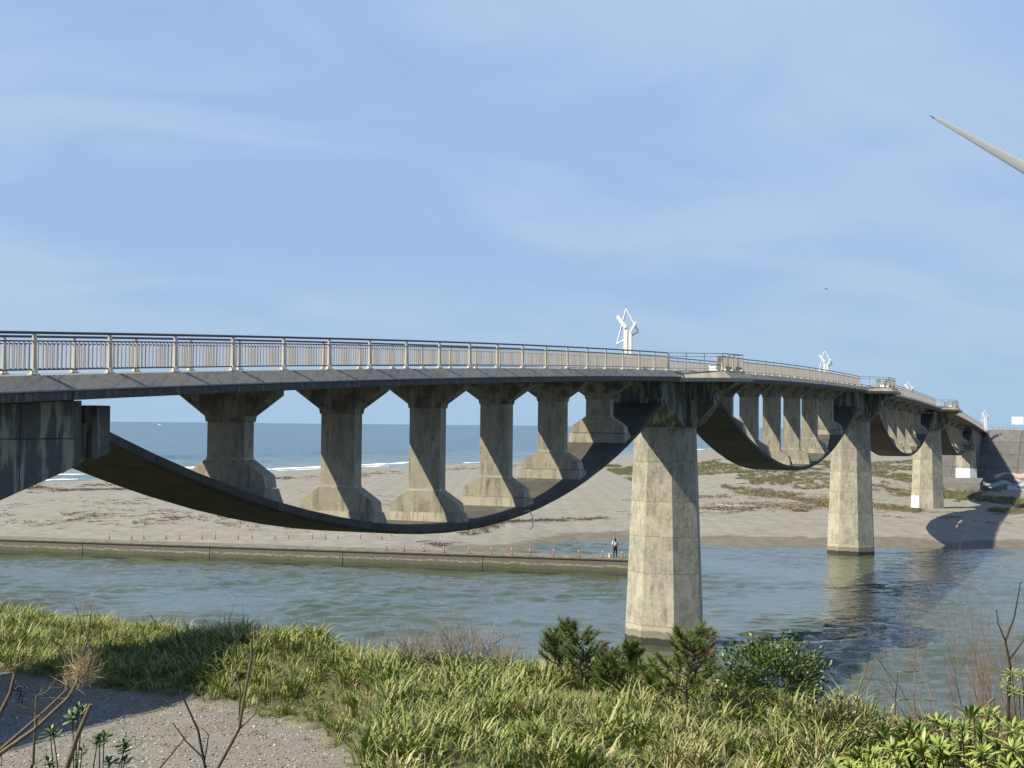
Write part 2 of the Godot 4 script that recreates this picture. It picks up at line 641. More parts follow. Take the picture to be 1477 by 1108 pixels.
func to_bridge(x: float, z: float) -> Vector2:
	var dx := x - PIER.x
	var dz := z - PIER.y
	return Vector2(dx * sin(TURN) + dz * cos(TURN), dx * cos(TURN) - dz * sin(TURN))

func beach_colour(x: float, z: float, y: float) -> Color:
	var k := noise_a.get_noise_2d(x * 0.12, z * 0.12)
	var c := Color(0.193, 0.184, 0.162) * (1.0 + 0.10 * k)
	var wet := y - 0.62 - 0.25 * noise_a.get_noise_2d(x * 0.09, z * 0.09)
	if wet < 0.0: c = Color(0.118, 0.105, 0.082) * (1.0 + 0.12 * k)
	return c

func make_beach():
	tag(put("beach", patch(400, 150, -150.0, 1.0, 118.0, 1.0, beach_height, beach_colour), M.sand), "", "", "", "structure")
	tag(put("beach", patch(240, 200, -260.0, 3.0, 268.0, 3.0, beach_height, beach_colour), M.sand), "", "", "", "structure")
	tag(put("beach", patch(60, 60, 100.0, 6.0, 860.0, 10.0, beach_height, beach_colour), M.sand), "", "", "", "structure")

func river_height(x: float, z: float) -> float:
	var calm := smoothstep(0.0, 40.0, x) * smoothstep(95.0, 140.0, z)
	var lull := 0.65 + 1.15 * noise_a.get_noise_2d(x * 0.03 + 3.0, z * 0.03)
	var amp := lerpf(0.22, 0.045, calm) * clampf(lull, 0.12, 1.35)
	var wx := x + 0.6 * noise_b.get_noise_2d(x * 0.2, z * 0.2)
	return amp * (1.15 * noise_b.get_noise_2d(wx * 0.16 + z * 0.05, z * 0.40) + 0.75 * noise_b.get_noise_2d(wx * 0.36 + 40.0, z * 0.85) + 0.35 * noise_b.get_noise_2d(wx * 0.9, z * 1.7 + 9.0)) - 0.02

func make_river():
	tag(put("river", patch(560, 390, -112.0, 0.42, 30.0, 0.35, river_height), M.river), "", "", "", "structure")

func sea_height(x: float, z: float) -> float:
	var off := (z - along(SHORE, x)) * 0.46
	var far := smoothstep(900.0, 500.0, z)
	var edge := smoothstep(0.0, 30.0, x + 420.0) * smoothstep(0.0, 30.0, 720.0 - x) * far
	if off < -8.0: return -1.0
	var w := off + 6.0 * noise_a.get_noise_2d(x * 0.012, z * 0.012) * 1.5
	var crestn := pow(0.5 + 0.5 * sin(w * TAU / 22.0), 2.5)
	var part := clampf(0.5 + 1.3 * noise_a.get_noise_2d(x * 0.011 + 7.0, z * 0.004), 0.0, 1.0)
	return edge * (1.0 * crestn * part * smoothstep(0.0, 25.0, off) * (0.35 + 0.65 * smoothstep(220.0, 40.0, off)) + 0.10 * noise_a.get_noise_2d(x * 0.1, z * 0.2)) - 0.05

func sea_colour(x: float, z: float, _y: float) -> Color:
	var off := (z - along(SHORE, x)) * 0.46
	var c := Color(0.105, 0.135, 0.125).lerp(Color(0.040, 0.076, 0.10), smoothstep(0.0, 150.0, off))
	return c * (1.0 + 0.25 * noise_a.get_noise_2d(x * 0.012, z * 0.03))

func make_sea():
	tag(put("sea", patch(380, 260, -420.0, 3.0, 230.0, 2.6, sea_height, sea_colour), M.sea), "", "", "", "structure")
	var flat := func(_x, _z): return -0.055
	var far_blue := func(_x, _z, _y): return Color(0.040, 0.076, 0.10)
	tag(put("sea", patch(4, 4, -420.0, 285.0, 906.0, 400.0, flat, far_blue), M.far_sea), "", "", "", "structure")
	tag(put("sea", patch(4, 4, -60000.0, 30000.0, 2506.0, 16000.0, flat, far_blue), M.far_sea), "", "", "", "structure")
	tag(put("sea", patch(2, 2, -60000.0, 29790.0, 906.0, 800.0, flat, far_blue), M.far_sea), "", "", "", "structure")
	tag(put("sea", patch(2, 2, 720.0, 29640.0, 906.0, 800.0, flat, far_blue), M.far_sea), "", "", "", "structure")
	tag(put("sea", patch(2, 2, -3000.0, 1290.0, 230.0, 338.0, flat, far_blue), M.far_sea), "", "", "", "structure")
	# white water: the swash along the sand and breakers behind it
	var st := S()
	foam(st, -1.0, -150.0, 300.0, 3.4, 0.05, 0.22)
	foam(st, 13.0, -150.0, 40.0, 2.2, 0.25, -0.05)
	foam(st, 22.0, -150.0, -55.0, 2.0, 0.30, 0.05)
	foam(st, 24.0, -52.0, 140.0, 2.4, 0.30, -0.14)
	foam(st, 44.0, -150.0, -60.0, 1.6, 0.35, -0.05)
	tag(put("sea_foam", st.commit(), M.foam), "white foam of small waves breaking along the sandy shore", "foam", "", "stuff")

func foam(st: SurfaceTool, off: float, xa: float, xb: float, width: float, rise: float, bias: float):
	var x := xa
	var last := []
	while x < xb:
		var k := bias + 0.12 + noise_a.get_noise_2d(x * 0.028, off * 3.1) + 0.35 * noise_a.get_noise_2d(x * 0.2, off)
		var w := width * clampf(k * 2.2, 0.0, 1.4)
		var now := []
		if w > 0.15:
			var sl := along(SHORE, x)
			var dz := (off + 1.8 * noise_a.get_noise_2d(x * 0.05, off * 2.0)) / 0.46
			for e in 5:
				var f := e / 4.0
				var z := sl + dz + (f - 0.5) * w / 0.46
				now.append(Vector3(x, maxf(sea_height(x, z), -0.02) + rise * sin(PI * f) * clampf(w / width, 0.3, 1.0) + 0.03, -z))
			if last:
				for e in 4: quad(st, last[e], last[e + 1], now[e + 1], now[e], Vector3.UP)
		last = now
		x += 1.1

# ---------------------------------------------------------------- dike at the far end

func dike_y(s: float) -> float:
	return 1.6 + (s - 192.0) * (13.35 - 1.6) / 20.5

func make_dike():
	var o := base("dike", at_bridge(192, 0, 0), -TURN)
	tag(o, "", "", "", "structure")
	# the core, its river face left open for the facing slabs
	var st := S()
	extrude(st, PackedVector2Array([Vector2(-1, -1.0), Vector2(-1, 0.2), Vector2(20.5, 13.1), Vector2(21.2, 13.2), Vector2(40, 13.2), Vector2(60, -1)]), Vector3.ZERO, Vector3(0, 0, -1), Vector3.UP, Vector3(1, 0, 0), -9.0, 75.0)
	put("embankment", st.commit(), M.dike, o)
	# facing slabs of concrete on the slope
	for col in 14:
		for row in 5:
			var q := S()
			var t0 := -9.0 + col * 6.0
			var a := row / 5.0
			var b := (row + 1) / 5.0
			var r := []
			for f in [a + 0.004, b - 0.004]:
				var z: float = -(f * 20.5)
				var y: float = 1.0 + f * 12.25
				r.append([Vector3(t0 + 0.03, y, z), Vector3(t0 + 5.97, y, z), Vector3(t0 + 5.97, y + 0.16, z), Vector3(t0 + 0.03, y + 0.16, z)])
			loft(q, r)
			put("facing_slab", q.commit(), M.dike if (col * 3 + row) % 5 else M.dike2, o)
	# a lower revetment wall and paved toe
	var wall := S()
	extrude(wall, PackedVector2Array([Vector2(-5.5, -1.0), Vector2(-5.5, 1.9), Vector2(-4.6, 3.4), Vector2(2.0, 4.2), Vector2(4.0, -1)]), Vector3.ZERO, Vector3(0, 0, -1), Vector3.UP, Vector3(1, 0, 0), -8.5, 3.2)
	put("toe_wall", wall.commit(), M.dike2, o)
	# light new slabs high on the slope
	var q2 := S()
	for p in [[11.5, 17.3, 0.62, 0.97]]:
		var r := []
		for f in [p[2], p[3]]:
			var y: float = 1.0 + f * 12.25 + 0.17
			r.append([Vector3(p[0], y, -f * 20.5), Vector3(p[1], y, -f * 20.5), Vector3(p[1], y + 0.05, -f * 20.5), Vector3(p[0], y + 0.05, -f * 20.5)])
		loft(q2, r)
	put("new_slab", q2.commit(), M.lift1, o)
	# waves painted on the lower slope
	var paints := [[Color(0.31, 0.22, 0.20), 5.0, 0.29, 9.0], [Color(0.20, 0.26, 0.265), 3.6, 0.15, 10.0], [Color(0.28, 0.21, 0.195), 8.5, 0.22, 7.0], [Color(0.30, 0.30, 0.28), 7.5, 0.09, 8.0]]
	for p in paints:
		var w := S()
		var t := 0.0
		var last := []
		while t < p[3]:
			var f: float = p[2] + 0.024 * sin(t * 1.3 + p[1]) + 0.004 * t
			var half: float = 0.028 * (0.2 + absf(sin(t * 0.55 + p[1])))
			var now := []
			for g in [f - half, f + half]:
				now.append(Vector3(p[1] + t, 1.0 + g * 12.25 + 0.166 + 0.004, -g * 20.5))
			if last: quad(w, last[0], last[1], now[1], now[0], Vector3(0, 0.85, 0.5))
			last = now
			t += 0.25
		put("painted_wave", w.commit(), plain(p[0], 0.8), o)
	# kerb and posts of the road on top
	var g2 := base("guard_fence", at_bridge(214, 0, 13.2), -TURN)
	tag(g2, "low pale guard fence along the top of the grey dike", "fence")
	for k in 24:
		var ps := S()
		box(ps, Vector3(3.4 + k * 2.0, 0.35, 0), Vector3(0.22, 0.7, 0.22))
		put("post", ps.commit(), M.lift2, g2)
	for y in [0.28, 0.62]:
		var rs := S()
		box(rs, Vector3(27, y, 0.14), Vector3(48, 0.14, 0.05))
		put("rail", rs.commit(), M.lift2, g2)
	var sg := base("sign_board", at_bridge(217, 8.0, 13.2), -TURN)
	tag(sg, "blank white sign board on two posts on top of the dike", "sign")
	var bs := S()
	box(bs, Vector3(0, 2.1, 0), Vector3(2.25, 1.55, 0.08))
	put("board", bs.commit(), M.paint, sg)
	for x in [-0.7, 0.7]:
		var ps := S()
		box(ps, Vector3(x, 0.9, -0.08), Vector3(0.09, 1.9, 0.07))
		put("post", ps.commit(), M.steel, sg)

# ---------------------------------------------------------------- the bridge

func V(s: float, t: float, y: float) -> Vector3:
	return Vector3(t, y, -s)

func deck_y(s: float) -> float:
	var d := s - 63.0
	return 17.68 - (2.25e-4 if d < 0.0 else 2.05e-4) * d * d

# underside of the hanging ribbon
func ribbon_y(s: float) -> float:
	if s < 0.0: return 9.10 + 0.0077 * pow(s + 32.4, 2)
	if s < 67.1: return 9.82 + 0.0072 * pow(s - 33.4, 2)
	if s < 134.2: return 9.85 + 0.0074 * pow(s - 101.0, 2)
	return 8.9 + 0.0079 * pow(s - 167.0, 2)

const SPANS := [[-54.27, -6.2], [6.2, 60.9], [73.3, 128.0], [140.4, 189.0]]

func make_bridge():
	bridge = base("footbridge", Vector3(PIER.x, 0, -PIER.y), -TURN)
	tag(bridge, "long concrete footbridge whose level deck stands on columns above sagging concrete ribbons", "bridge")
	make_deck()
	make_ribbons()
	make_columns()
	for k in 3: make_pier(67.1 * k, [-1.6, -1.6, 0.2][k])
	make_abutments()
	make_railings()
	var cable := S()
	tube(cable, [V(-26.6, 1.72, 9.55), V(-26.4, 1.86, 9.62), V(-26.1, 1.92, 9.3), V(-26.0, 1.90, 8.9), V(-26.2, 1.82, 8.72)], [0.02, 0.02, 0.02, 0.02, 0.02], 6)
	put("hanging_cable", cable.commit(), M.steel, bridge)

func make_deck():
	var sec := [Vector2(-1.95, 0), Vector2(1.95, 0), Vector2(2.50, -0.38), Vector2(2.46, -0.40), Vector2(1.9, -0.63), Vector2(-1.9, -0.63), Vector2(-2.2, -0.58), Vector2(-2.2, -0.38)]
	var deck := group_node("deck", bridge)
	var s := -84.0
	var k := 0
	while s < 212.0:
		var e := minf(s + 6.864, 213.0)
		var st := S()
		var rings := []
		for f in 3:
			var q := lerpf(s + 0.012, e - 0.012, f / 2.0)
			var ring := []
			for p in sec: ring.append(V(q, p.x, deck_y(q) + p.y))
			rings.append(ring)
		loft(st, rings)
		put("deck_segment", st.commit(), M.fascia if k % 3 else M.fascia2, deck)
		st = S()
		rings = []
		for f in 3:
			var q := lerpf(s + 0.02, e - 0.02, f / 2.0)
			var ring := []
			for p in [Vector2(2.30, -0.41), Vector2(2.485, -0.402), Vector2(2.485, -0.59), Vector2(2.30, -0.60)]: ring.append(V(q, p.x, deck_y(q) + p.y))
			rings.append(ring)
		loft(st, rings)
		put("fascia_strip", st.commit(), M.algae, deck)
		s = e
		k += 1
	# lay-bys over the piers, river side
	for p in 3:
		var c := 67.1 * p
		var st := S()
		var top := []
		var lip := []
		var under := []
		for q in [Vector2(-5.2, 1.93), Vector2(-2.5, 4.35), Vector2(2.5, 4.35), Vector2(5.2, 1.93)]: top.append(V(c + q.x, q.y, deck_y(c + q.x) + 0.004))
		for q in [Vector2(-5.75, 1.93), Vector2(-2.85, 4.82), Vector2(2.85, 4.82), Vector2(5.75, 1.93)]:
			lip.append(V(c + q.x, q.y, deck_y(c + q.x) - 0.42))
			under.append(V(c + q.x, q.y, deck_y(c + q.x) - 0.64))
		loft(st, [under, lip, top])
		put("balcony", st.commit(), M.streaky, bridge)

func make_ribbons():
	for sp in SPANS:
		var rib := group_node("ribbon", bridge)
		var n := int(round((sp[1] - sp[0]) / 2.0))
		for k in n:
			var st := S()
			var rings := []
			var wide := 1.68 + 0.006 * ((k * 7) % 3)
			for f in 2:
				var s: float = lerpf(sp[0], sp[1], (k + f) / float(n)) + (0.012 if f == 0 else -0.012)
				var y := ribbon_y(s)
				var ring := []
				for p in [Vector2(-wide + 0.12, 0), Vector2(wide - 0.12, 0), Vector2(wide, 0.10), Vector2(wide, 0.36), Vector2(wide - 0.12, 0.40), Vector2(-wide + 0.12, 0.40), Vector2(-wide, 0.36), Vector2(-wide, 0.10)]:
					ring.append(V(s, p.x, y + p.y * 0.9))
				rings.append(ring)
			loft(st, rings)
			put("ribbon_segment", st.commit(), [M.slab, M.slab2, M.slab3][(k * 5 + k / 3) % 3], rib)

func make_columns():
	var spots := []
	for k in 6: spots.append(-46.42 + 6.864 * k)
	for k in 6: spots.append(13.95 + 7.77 * k)
	for k in 6: spots.append(67.1 + 13.95 + 7.77 * k)
	for k in 6: spots.append(134.2 + 12.1 + 6.864 * k)
	for s in spots:
		var col := group_node("column", bridge)
		var top := deck_y(s) - 0.63
		var foot := ribbon_y(s) + 0.36
		var st := S()
		extrude(st, PackedVector2Array([Vector2(-1.75, top + 0.02), Vector2(1.75, top + 0.02), Vector2(1.75, top - 0.14), Vector2(0.76, top - 0.80), Vector2(0.72, top - 0.98), Vector2(-0.72, top - 0.98), Vector2(-0.76, top - 0.80), Vector2(-1.75, top - 0.14)]), Vector3.ZERO, Vector3.RIGHT, Vector3.UP, Vector3(0, 0, -1), s - 0.32, s + 0.32)
		put("capital", st.commit(), M.stained, col)
		st = S()
		box(st, V(s, 0, (top - 0.95 + foot + 1.27) * 0.5), Vector3(1.40, top - 0.95 - foot - 1.27, 0.50))
		put("shaft", st.commit(), M.streaky, col)
		st = S()
		box(st, V(s, 0, foot + 1.255), Vector3(1.43, 0.075, 0.54))
		put("joint_band", st.commit(), M.lift2, col)
		st = S()
		extrude(st, PackedVector2Array([Vector2(-0.72, foot + 1.215), Vector2(0.72, foot + 1.215), Vector2(1.46, foot + 0.74), Vector2(1.54, foot + 0.36), Vector2(-1.54, foot + 0.36), Vector2(-1.46, foot + 0.74)]), Vector3.ZERO, Vector3.RIGHT, Vector3.UP, Vector3(0, 0, -1), s - 0.32, s + 0.32)
		put("base", st.commit(), M.streaky, col)
		st = S()
		var lo := []
		var hi := []
		for q in [Vector2(-0.62, -1.65), Vector2(-0.62, 1.65), Vector2(0.62, 1.65), Vector2(0.62, -1.65)]:
			lo.append(V(s + q.x, q.y, ribbon_y(s + q.x) + 0.20))
			hi.append(V(s + q.x * 0.6, q.y * 0.955, foot + 0.355 + (ribbon_y(s + q.x) - ribbon_y(s)) * 0.15))
		loft(st, [lo, hi])
		put("footing", st.commit(), M.streaky2, col)

func eight(s: float, f: float, y: float, grow := 0.0) -> Array:
	var t := lerpf(1.92, 2.44, f) + grow
	var d := lerpf(1.12, 1.35, f) + grow
	var q := lerpf(0.72, 1.06, f) + grow * 0.4
	var e := lerpf(0.25, 0.34, f) + grow * 0.4
	var r := []
	for p in [Vector2(-d, -q), Vector2(-d, q), Vector2(-e, t), Vector2(e, t), Vector2(d, q), Vector2(d, -q), Vector2(e, -t), Vector2(-e, -t)]:
		r.append(V(s + p.x, p.y, y))
	return r

func make_pier(s: float, foot: float):
	var pier := group_node("pier", bridge)
	var levels := [foot, 1.15, 4.35, 6.6, 8.75, 11.2, 13.3]
	var top := 13.3
	var lift := deck_y(s) - deck_y(0.0)
	for k in levels.size() - 1:
		var a: float = levels[k]
		var b: float = levels[k + 1]
		if b == 13.3: b = top + lift
		var ra := eight(s, 1.0 - a / 13.3, a + (0.008 if k > 0 else 0.0))
		var rb := eight(s, 1.0 - b / (13.3 + lift), b - 0.008)
		if k == 0 and foot < 0.0:
			# tide-marked foot, mapped round the shaft
			var st := S()
			var run := 0.0
			for i in 8:
				var j := (i + 1) % 8
				var n: float = run + (ra[j] - ra[i]).length()
				var nn: Vector3 = (ra[j] - ra[i]).cross(rb[i] - ra[i]).normalized()
				if nn.dot((ra[i] + ra[j]) * 0.5 - V(s, 0, a)) < 0.0: nn = -nn
				var pts := [[ra[i], run, -0.3], [rb[i], run, 1.0], [rb[j], n, 1.0], [ra[i], run, -0.3], [rb[j], n, 1.0], [ra[j], n, -0.3]]
				for p in pts:
					st.set_normal(nn)
					st.set_uv(Vector2(p[1] / 13.0, 1.0 - (p[0].y + 0.35) / 1.52))
					st.add_vertex(p[0])
				run = n
			put("shaft_lift", st.commit(), M.waterline, pier)
		else:
			var st := S()
			loft(st, [ra, rb])
			put("shaft_lift", st.commit(), M["lift%d" % [0, 0, 4, 2, 1, 3][k]], pier)
	if foot > 0.0:
		# whitewashed patch on the seaward facet
		var pa := eight(s, 0.90, 1.3, 0.004)
		var pb := eight(s, 0.76, 3.3, 0.004)
		var patch_ := S()
		var n0: Vector3 = (pa[7] - pa[0]).cross(pb[0] - pa[0]).normalized() * 0.012
		if n0.x > 0.0: n0 = -n0
		var lo: Array = []
		var hi: Array = []
		for e in [pa[0].lerp(pa[7], 0.06), pa[0].lerp(pa[7], 0.96), pb[0].lerp(pb[7], 0.96), pb[0].lerp(pb[7], 0.06)]:
			lo.append(e - n0 * 3.0)
			hi.append(e + n0)
		loft(patch_, [lo, hi])
		put("whitewash", patch_.commit(), M.paint, pier)
	# head: it spreads along the bridge to take both ribbons
	var hy := top + lift
	var deck := deck_y(s) - 0.63
	var st := S()
	extrude(st, PackedVector2Array([Vector2(s - 1.1, hy), Vector2(s + 1.1, hy), Vector2(s + 5.9, hy + 1.75), Vector2(s + 5.9, deck - 0.02), Vector2(s - 5.9, deck - 0.02), Vector2(s - 5.9, hy + 1.75)]), Vector3.ZERO, Vector3(0, 0, -1), Vector3.UP, Vector3.RIGHT, -1.58, 1.58)
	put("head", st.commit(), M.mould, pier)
	for side in [-1, 1]:
		st = S()
		var y0 := ribbon_y(s + side * 6.2)
		box(st, V(s + side * 6.0, 0, (y0 + 0.1 + deck - 0.02) * 0.5), Vector3(3.34, deck - 0.02 - y0 - 0.1, 0.62))
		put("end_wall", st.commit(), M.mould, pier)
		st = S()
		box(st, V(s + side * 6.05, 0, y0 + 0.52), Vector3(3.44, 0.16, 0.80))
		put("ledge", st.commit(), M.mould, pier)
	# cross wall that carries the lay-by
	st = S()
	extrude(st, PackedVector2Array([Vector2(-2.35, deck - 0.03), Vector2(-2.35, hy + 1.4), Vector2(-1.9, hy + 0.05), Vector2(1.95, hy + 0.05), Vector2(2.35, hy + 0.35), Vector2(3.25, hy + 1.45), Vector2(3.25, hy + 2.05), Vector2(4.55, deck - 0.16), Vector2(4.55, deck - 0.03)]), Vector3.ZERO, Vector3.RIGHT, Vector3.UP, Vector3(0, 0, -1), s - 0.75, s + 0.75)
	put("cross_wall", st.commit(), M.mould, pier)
	st = S()
	loft(st, [eight(s, 0.0, hy - 0.004, 0.05), eight(s, 0.0, hy + 0.22, 0.05)])
	put("collar", st.commit(), M.streaky2, pier)

func make_abutments():
	# near bank: a deep wedge that runs down to the ground, made of cast panels
	var ab := group_node("abutment", bridge)
	var st := S()
	var top := func(s: float) -> float: return deck_y(s) - 0.66
	var bottom := func(s: float) -> float: return 12.13 + (s + 55.75) * 0.285
	extrude(st, PackedVector2Array([Vector2(-90, deck_y(-84) - 0.7), Vector2(-55.5, deck_y(-55.5) - 0.64), Vector2(-55.5, 12.45), Vector2(-55.9, 12.2), Vector2(-90, 2.7)]), Vector3.ZERO, Vector3(0, 0, -1), Vector3.UP, Vector3.RIGHT, -1.62, 1.62)
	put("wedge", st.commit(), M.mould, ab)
	var cuts := [-67.5, -65.0, -62.6, -59.8, -57.4, -55.27]
	for k in cuts.size() - 1:
		for row in 2:
			for side in [-1, 1]:
				var a: float = cuts[k] + 0.015
				var b: float = cuts[k + 1] - 0.015
				var pts: Array
				if row == 0: pts = [Vector2(a, top.call(a)), Vector2(b, top.call(b)), Vector2(b, 12.93), Vector2(a, 12.93)]
				else: pts = [Vector2(a, 12.90), Vector2(b, 12.90), Vector2(b, maxf(bottom.call(b), bottom.call(b))), Vector2(a, bottom.call(a))]
				var q := S()
				extrude(q, PackedVector2Array(pts), Vector3.ZERO, Vector3(0, 0, -1), Vector3.UP, Vector3.RIGHT * side, 1.60, 1.68)
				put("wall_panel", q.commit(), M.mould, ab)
	st = S()
	extrude(st, PackedVector2Array([Vector2(-55.6, 13.3), Vector2(-54.7, 13.3), Vector2(-54.7, 12.4), Vector2(-55.6, 12.05)]), Vector3.ZERO, Vector3(0, 0, -1), Vector3.UP, Vector3.RIGHT, -1.4, 1.4)
	put("recess", st.commit(), M.mould, ab)
	st = S()
	extrude(st, PackedVector2Array([Vector2(-54.76, 13.76), Vector2(-54.24, 13.76), Vector2(-54.24, 12.55), Vector2(-54.76, 12.40)]), Vector3.ZERO, Vector3(0, 0, -1), Vector3.UP, Vector3.RIGHT, -1.72, 1.72)
	put("anchor_block", st.commit(), M.mould, ab)
	# far bank: the same wedge mirrored, on a short pier before the dike
	var fb := group_node("abutment", bridge)
	st = S()
	extrude(st, PackedVector2Array([Vector2(190.0, deck_y(190) - 0.66), Vector2(214, deck_y(214) - 0.70), Vector2(214, 8.0), Vector2(206, 4.5), Vector2(200.5, 4.5), Vector2(197.5, 9.4), Vector2(193.8, 9.6), Vector2(190.4, 12.0)]), Vector3.ZERO, Vector3(0, 0, -1), Vector3.UP, Vector3.RIGHT, -1.62, 1.62)
	put("wedge", st.commit(), M.mould, fb)
	st = S()
	extrude(st, PackedVector2Array([Vector2(188.9, 13.3), Vector2(189.6, 13.3), Vector2(189.6, 12.0), Vector2(188.9, 12.2)]), Vector3.ZERO, Vector3(0, 0, -1), Vector3.UP, Vector3.RIGHT, -1.72, 1.72)
	put("anchor_block", st.commit(), M.mould, fb)
	st = S()
	loft(st, [eight(195.6, 0.3, 5.95, -0.25), eight(195.6, 0.0, 10.2, -0.25)])
	put("shaft", st.commit(), M.lift1, fb)
	st = S()
	loft(st, [eight(195.6, 0.5, 2.0, -0.2), eight(195.6, 0.35, 5.93, -0.2)])
	put("painted_foot", st.commit(), M.paint, fb)

# ---------------------------------------------------------------- railings

func make_railings():
	var post := railing_post()
	for side in [1, -1]:
		var railing := group_node("railing", bridge)
		var gaps := [[-5.5, 5.5], [61.6, 72.6], [128.7, 139.7]] if side > 0 else []
		var s := -81.65
		while s < 213.0:
			var free := true
			for g in gaps:
				if s > g[0] + 0.3 and s < g[1] - 0.3: free = false
			if free:
				var o := put("post", post, M.post, railing)
				o.position = V(s, side * 1.76, deck_y(s))
			s += 2.73
		var runs_ := [[-84.0, 213.0]]
		if side > 0: runs_ = [[-84.0, -5.5], [5.5, 61.6], [72.6, 128.7], [139.7, 213.0]]
		var shared := S()
		var single := 0
		for r in runs_:
			long_rail(railing, "top_rail", r, side * 1.76, 1.03, 0.036, M.rail)
			long_rail(railing, "upper_rail", r, side * 1.76, 0.83, 0.019, M.rail)
			long_rail(railing, "lower_rail", r, side * 1.76, 0.14, 0.019, M.rail)
			var q: float = r[0] + 0.07
			while q < r[1]:
				if side > 0 and q > -59.5 and single < 300:
					var o := put("baluster", baluster(), M.bars, railing)
					o.position = V(q, 1.76, deck_y(q) + 0.485)
					single += 1
				else:
					box(shared, V(q, side * 1.76, deck_y(q) + 0.485), Vector3(0.034, 0.68, 0.026))
				q += 0.1606
		tag(put("balusters", shared.commit(), M.bars, railing), "", "", "", "stuff")
	# round the lay-bys
	for p in 3:
		var c := 67.1 * p
		var railing := group_node("railing", bridge)
		var path := [Vector2(-5.45, 1.78), Vector2(-2.45, 4.25), Vector2(2.45, 4.25), Vector2(5.45, 1.78)]
		for k in 3:
			var a: Vector2 = path[k]
			var b: Vector2 = path[k + 1]
			var pa := V(c + a.x, a.y, deck_y(c + a.x))
			var pb := V(c + b.x, b.y, deck_y(c + b.x))
			for y in [1.03, 0.83, 0.14]:
				var st := S()
				tube(st, [pa + Vector3(0, y, 0), pb + Vector3(0, y, 0)], [0.03 if y > 1 else 0.017, 0.03 if y > 1 else 0.017], 8)
				put("rail", st.commit(), M.rail if k > 0 else M.steel, railing)
			var n: int = [3, 4, 3][k]
			for i in n:
				var f := float(i) / n
				var o := put("post", thin_post() if k == 0 and i > 0 else post, M.steel if k == 0 and i > 0 else M.post, railing)
				o.position = pa.lerp(pb, f)
			if k > 0:
				var st := S()
				var m := int((pb - pa).length() / 0.144)
				for i in range(1, m): box(st, pa.lerp(pb, float(i) / m) + Vector3(0, 0.485, 0), Vector3(0.034, 0.68, 0.026))
				tag(put("balusters", st.commit(), M.bars, railing), "", "", "", "stuff")

var _post: Mesh
func railing_post() -> Mesh:
	if _post == null:
		var st := S()
		var rings := []
		for p in [[0.0, 0.13, 0.13], [0.035, 0.13, 0.13], [0.05, 0.085, 0.085], [0.16, 0.062, 0.062], [0.55, 0.050, 0.052], [0.93, 0.046, 0.055], [1.0, 0.03, 0.05]]:
			var r := []
			for q in [Vector2(-1, -0.6), Vector2(-0.6, -1), Vector2(0.6, -1), Vector2(1, -0.6), Vector2(1, 0.6), Vector2(0.6, 1), Vector2(-0.6, 1), Vector2(-1, 0.6)]:
				r.append(Vector3(q.x * p[1], p[0], q.y * p[2]))
			rings.append(r)
		loft(st, rings)
		_post = st.commit()
	return _post

var _thin: Mesh
func thin_post() -> Mesh:
	if _thin == null:
		var st := S()
		tube(st, [Vector3.ZERO, Vector3(0, 1.02, 0)], [0.03, 0.026], 8)
		_thin = st.commit()
	return _thin

var _bal: Mesh
func baluster() -> Mesh:
	if _bal == null:
		var st := S()
		box(st, Vector3.ZERO, Vector3(0.034, 0.68, 0.026))
		_bal = st.commit()
	return _bal

func long_rail(parent: Node, called: String, r: Array, t: float, y: float, radius: float, mat: Material):
	var st := S()
	var n := maxi(2, int((r[1] - r[0]) / 5.0))
	var pts := []
	var rad := []
	for k in n + 1:
		var s: float = lerpf(r[0], r[1], float(k) / n)
		pts.append(V(s, t, deck_y(s) + y))
		rad.append(radius)
	tube(st, pts, rad, 8)
	put(called, st.commit(), mat, parent)

# ---------------------------------------------------------------- jetty

const JETTY_A := Vector2(10.7, 124.1)
const JETTY_B := Vector2(-110.0, 153.6)

func jetty_at(u: float, v: float, y: float) -> Vector3:
	var d := (JETTY_B - JETTY_A).normalized()
	var p := JETTY_A + d * u + Vector2(-d.y, d.x) * -v
	return Vector3(p.x, y, -p.y)

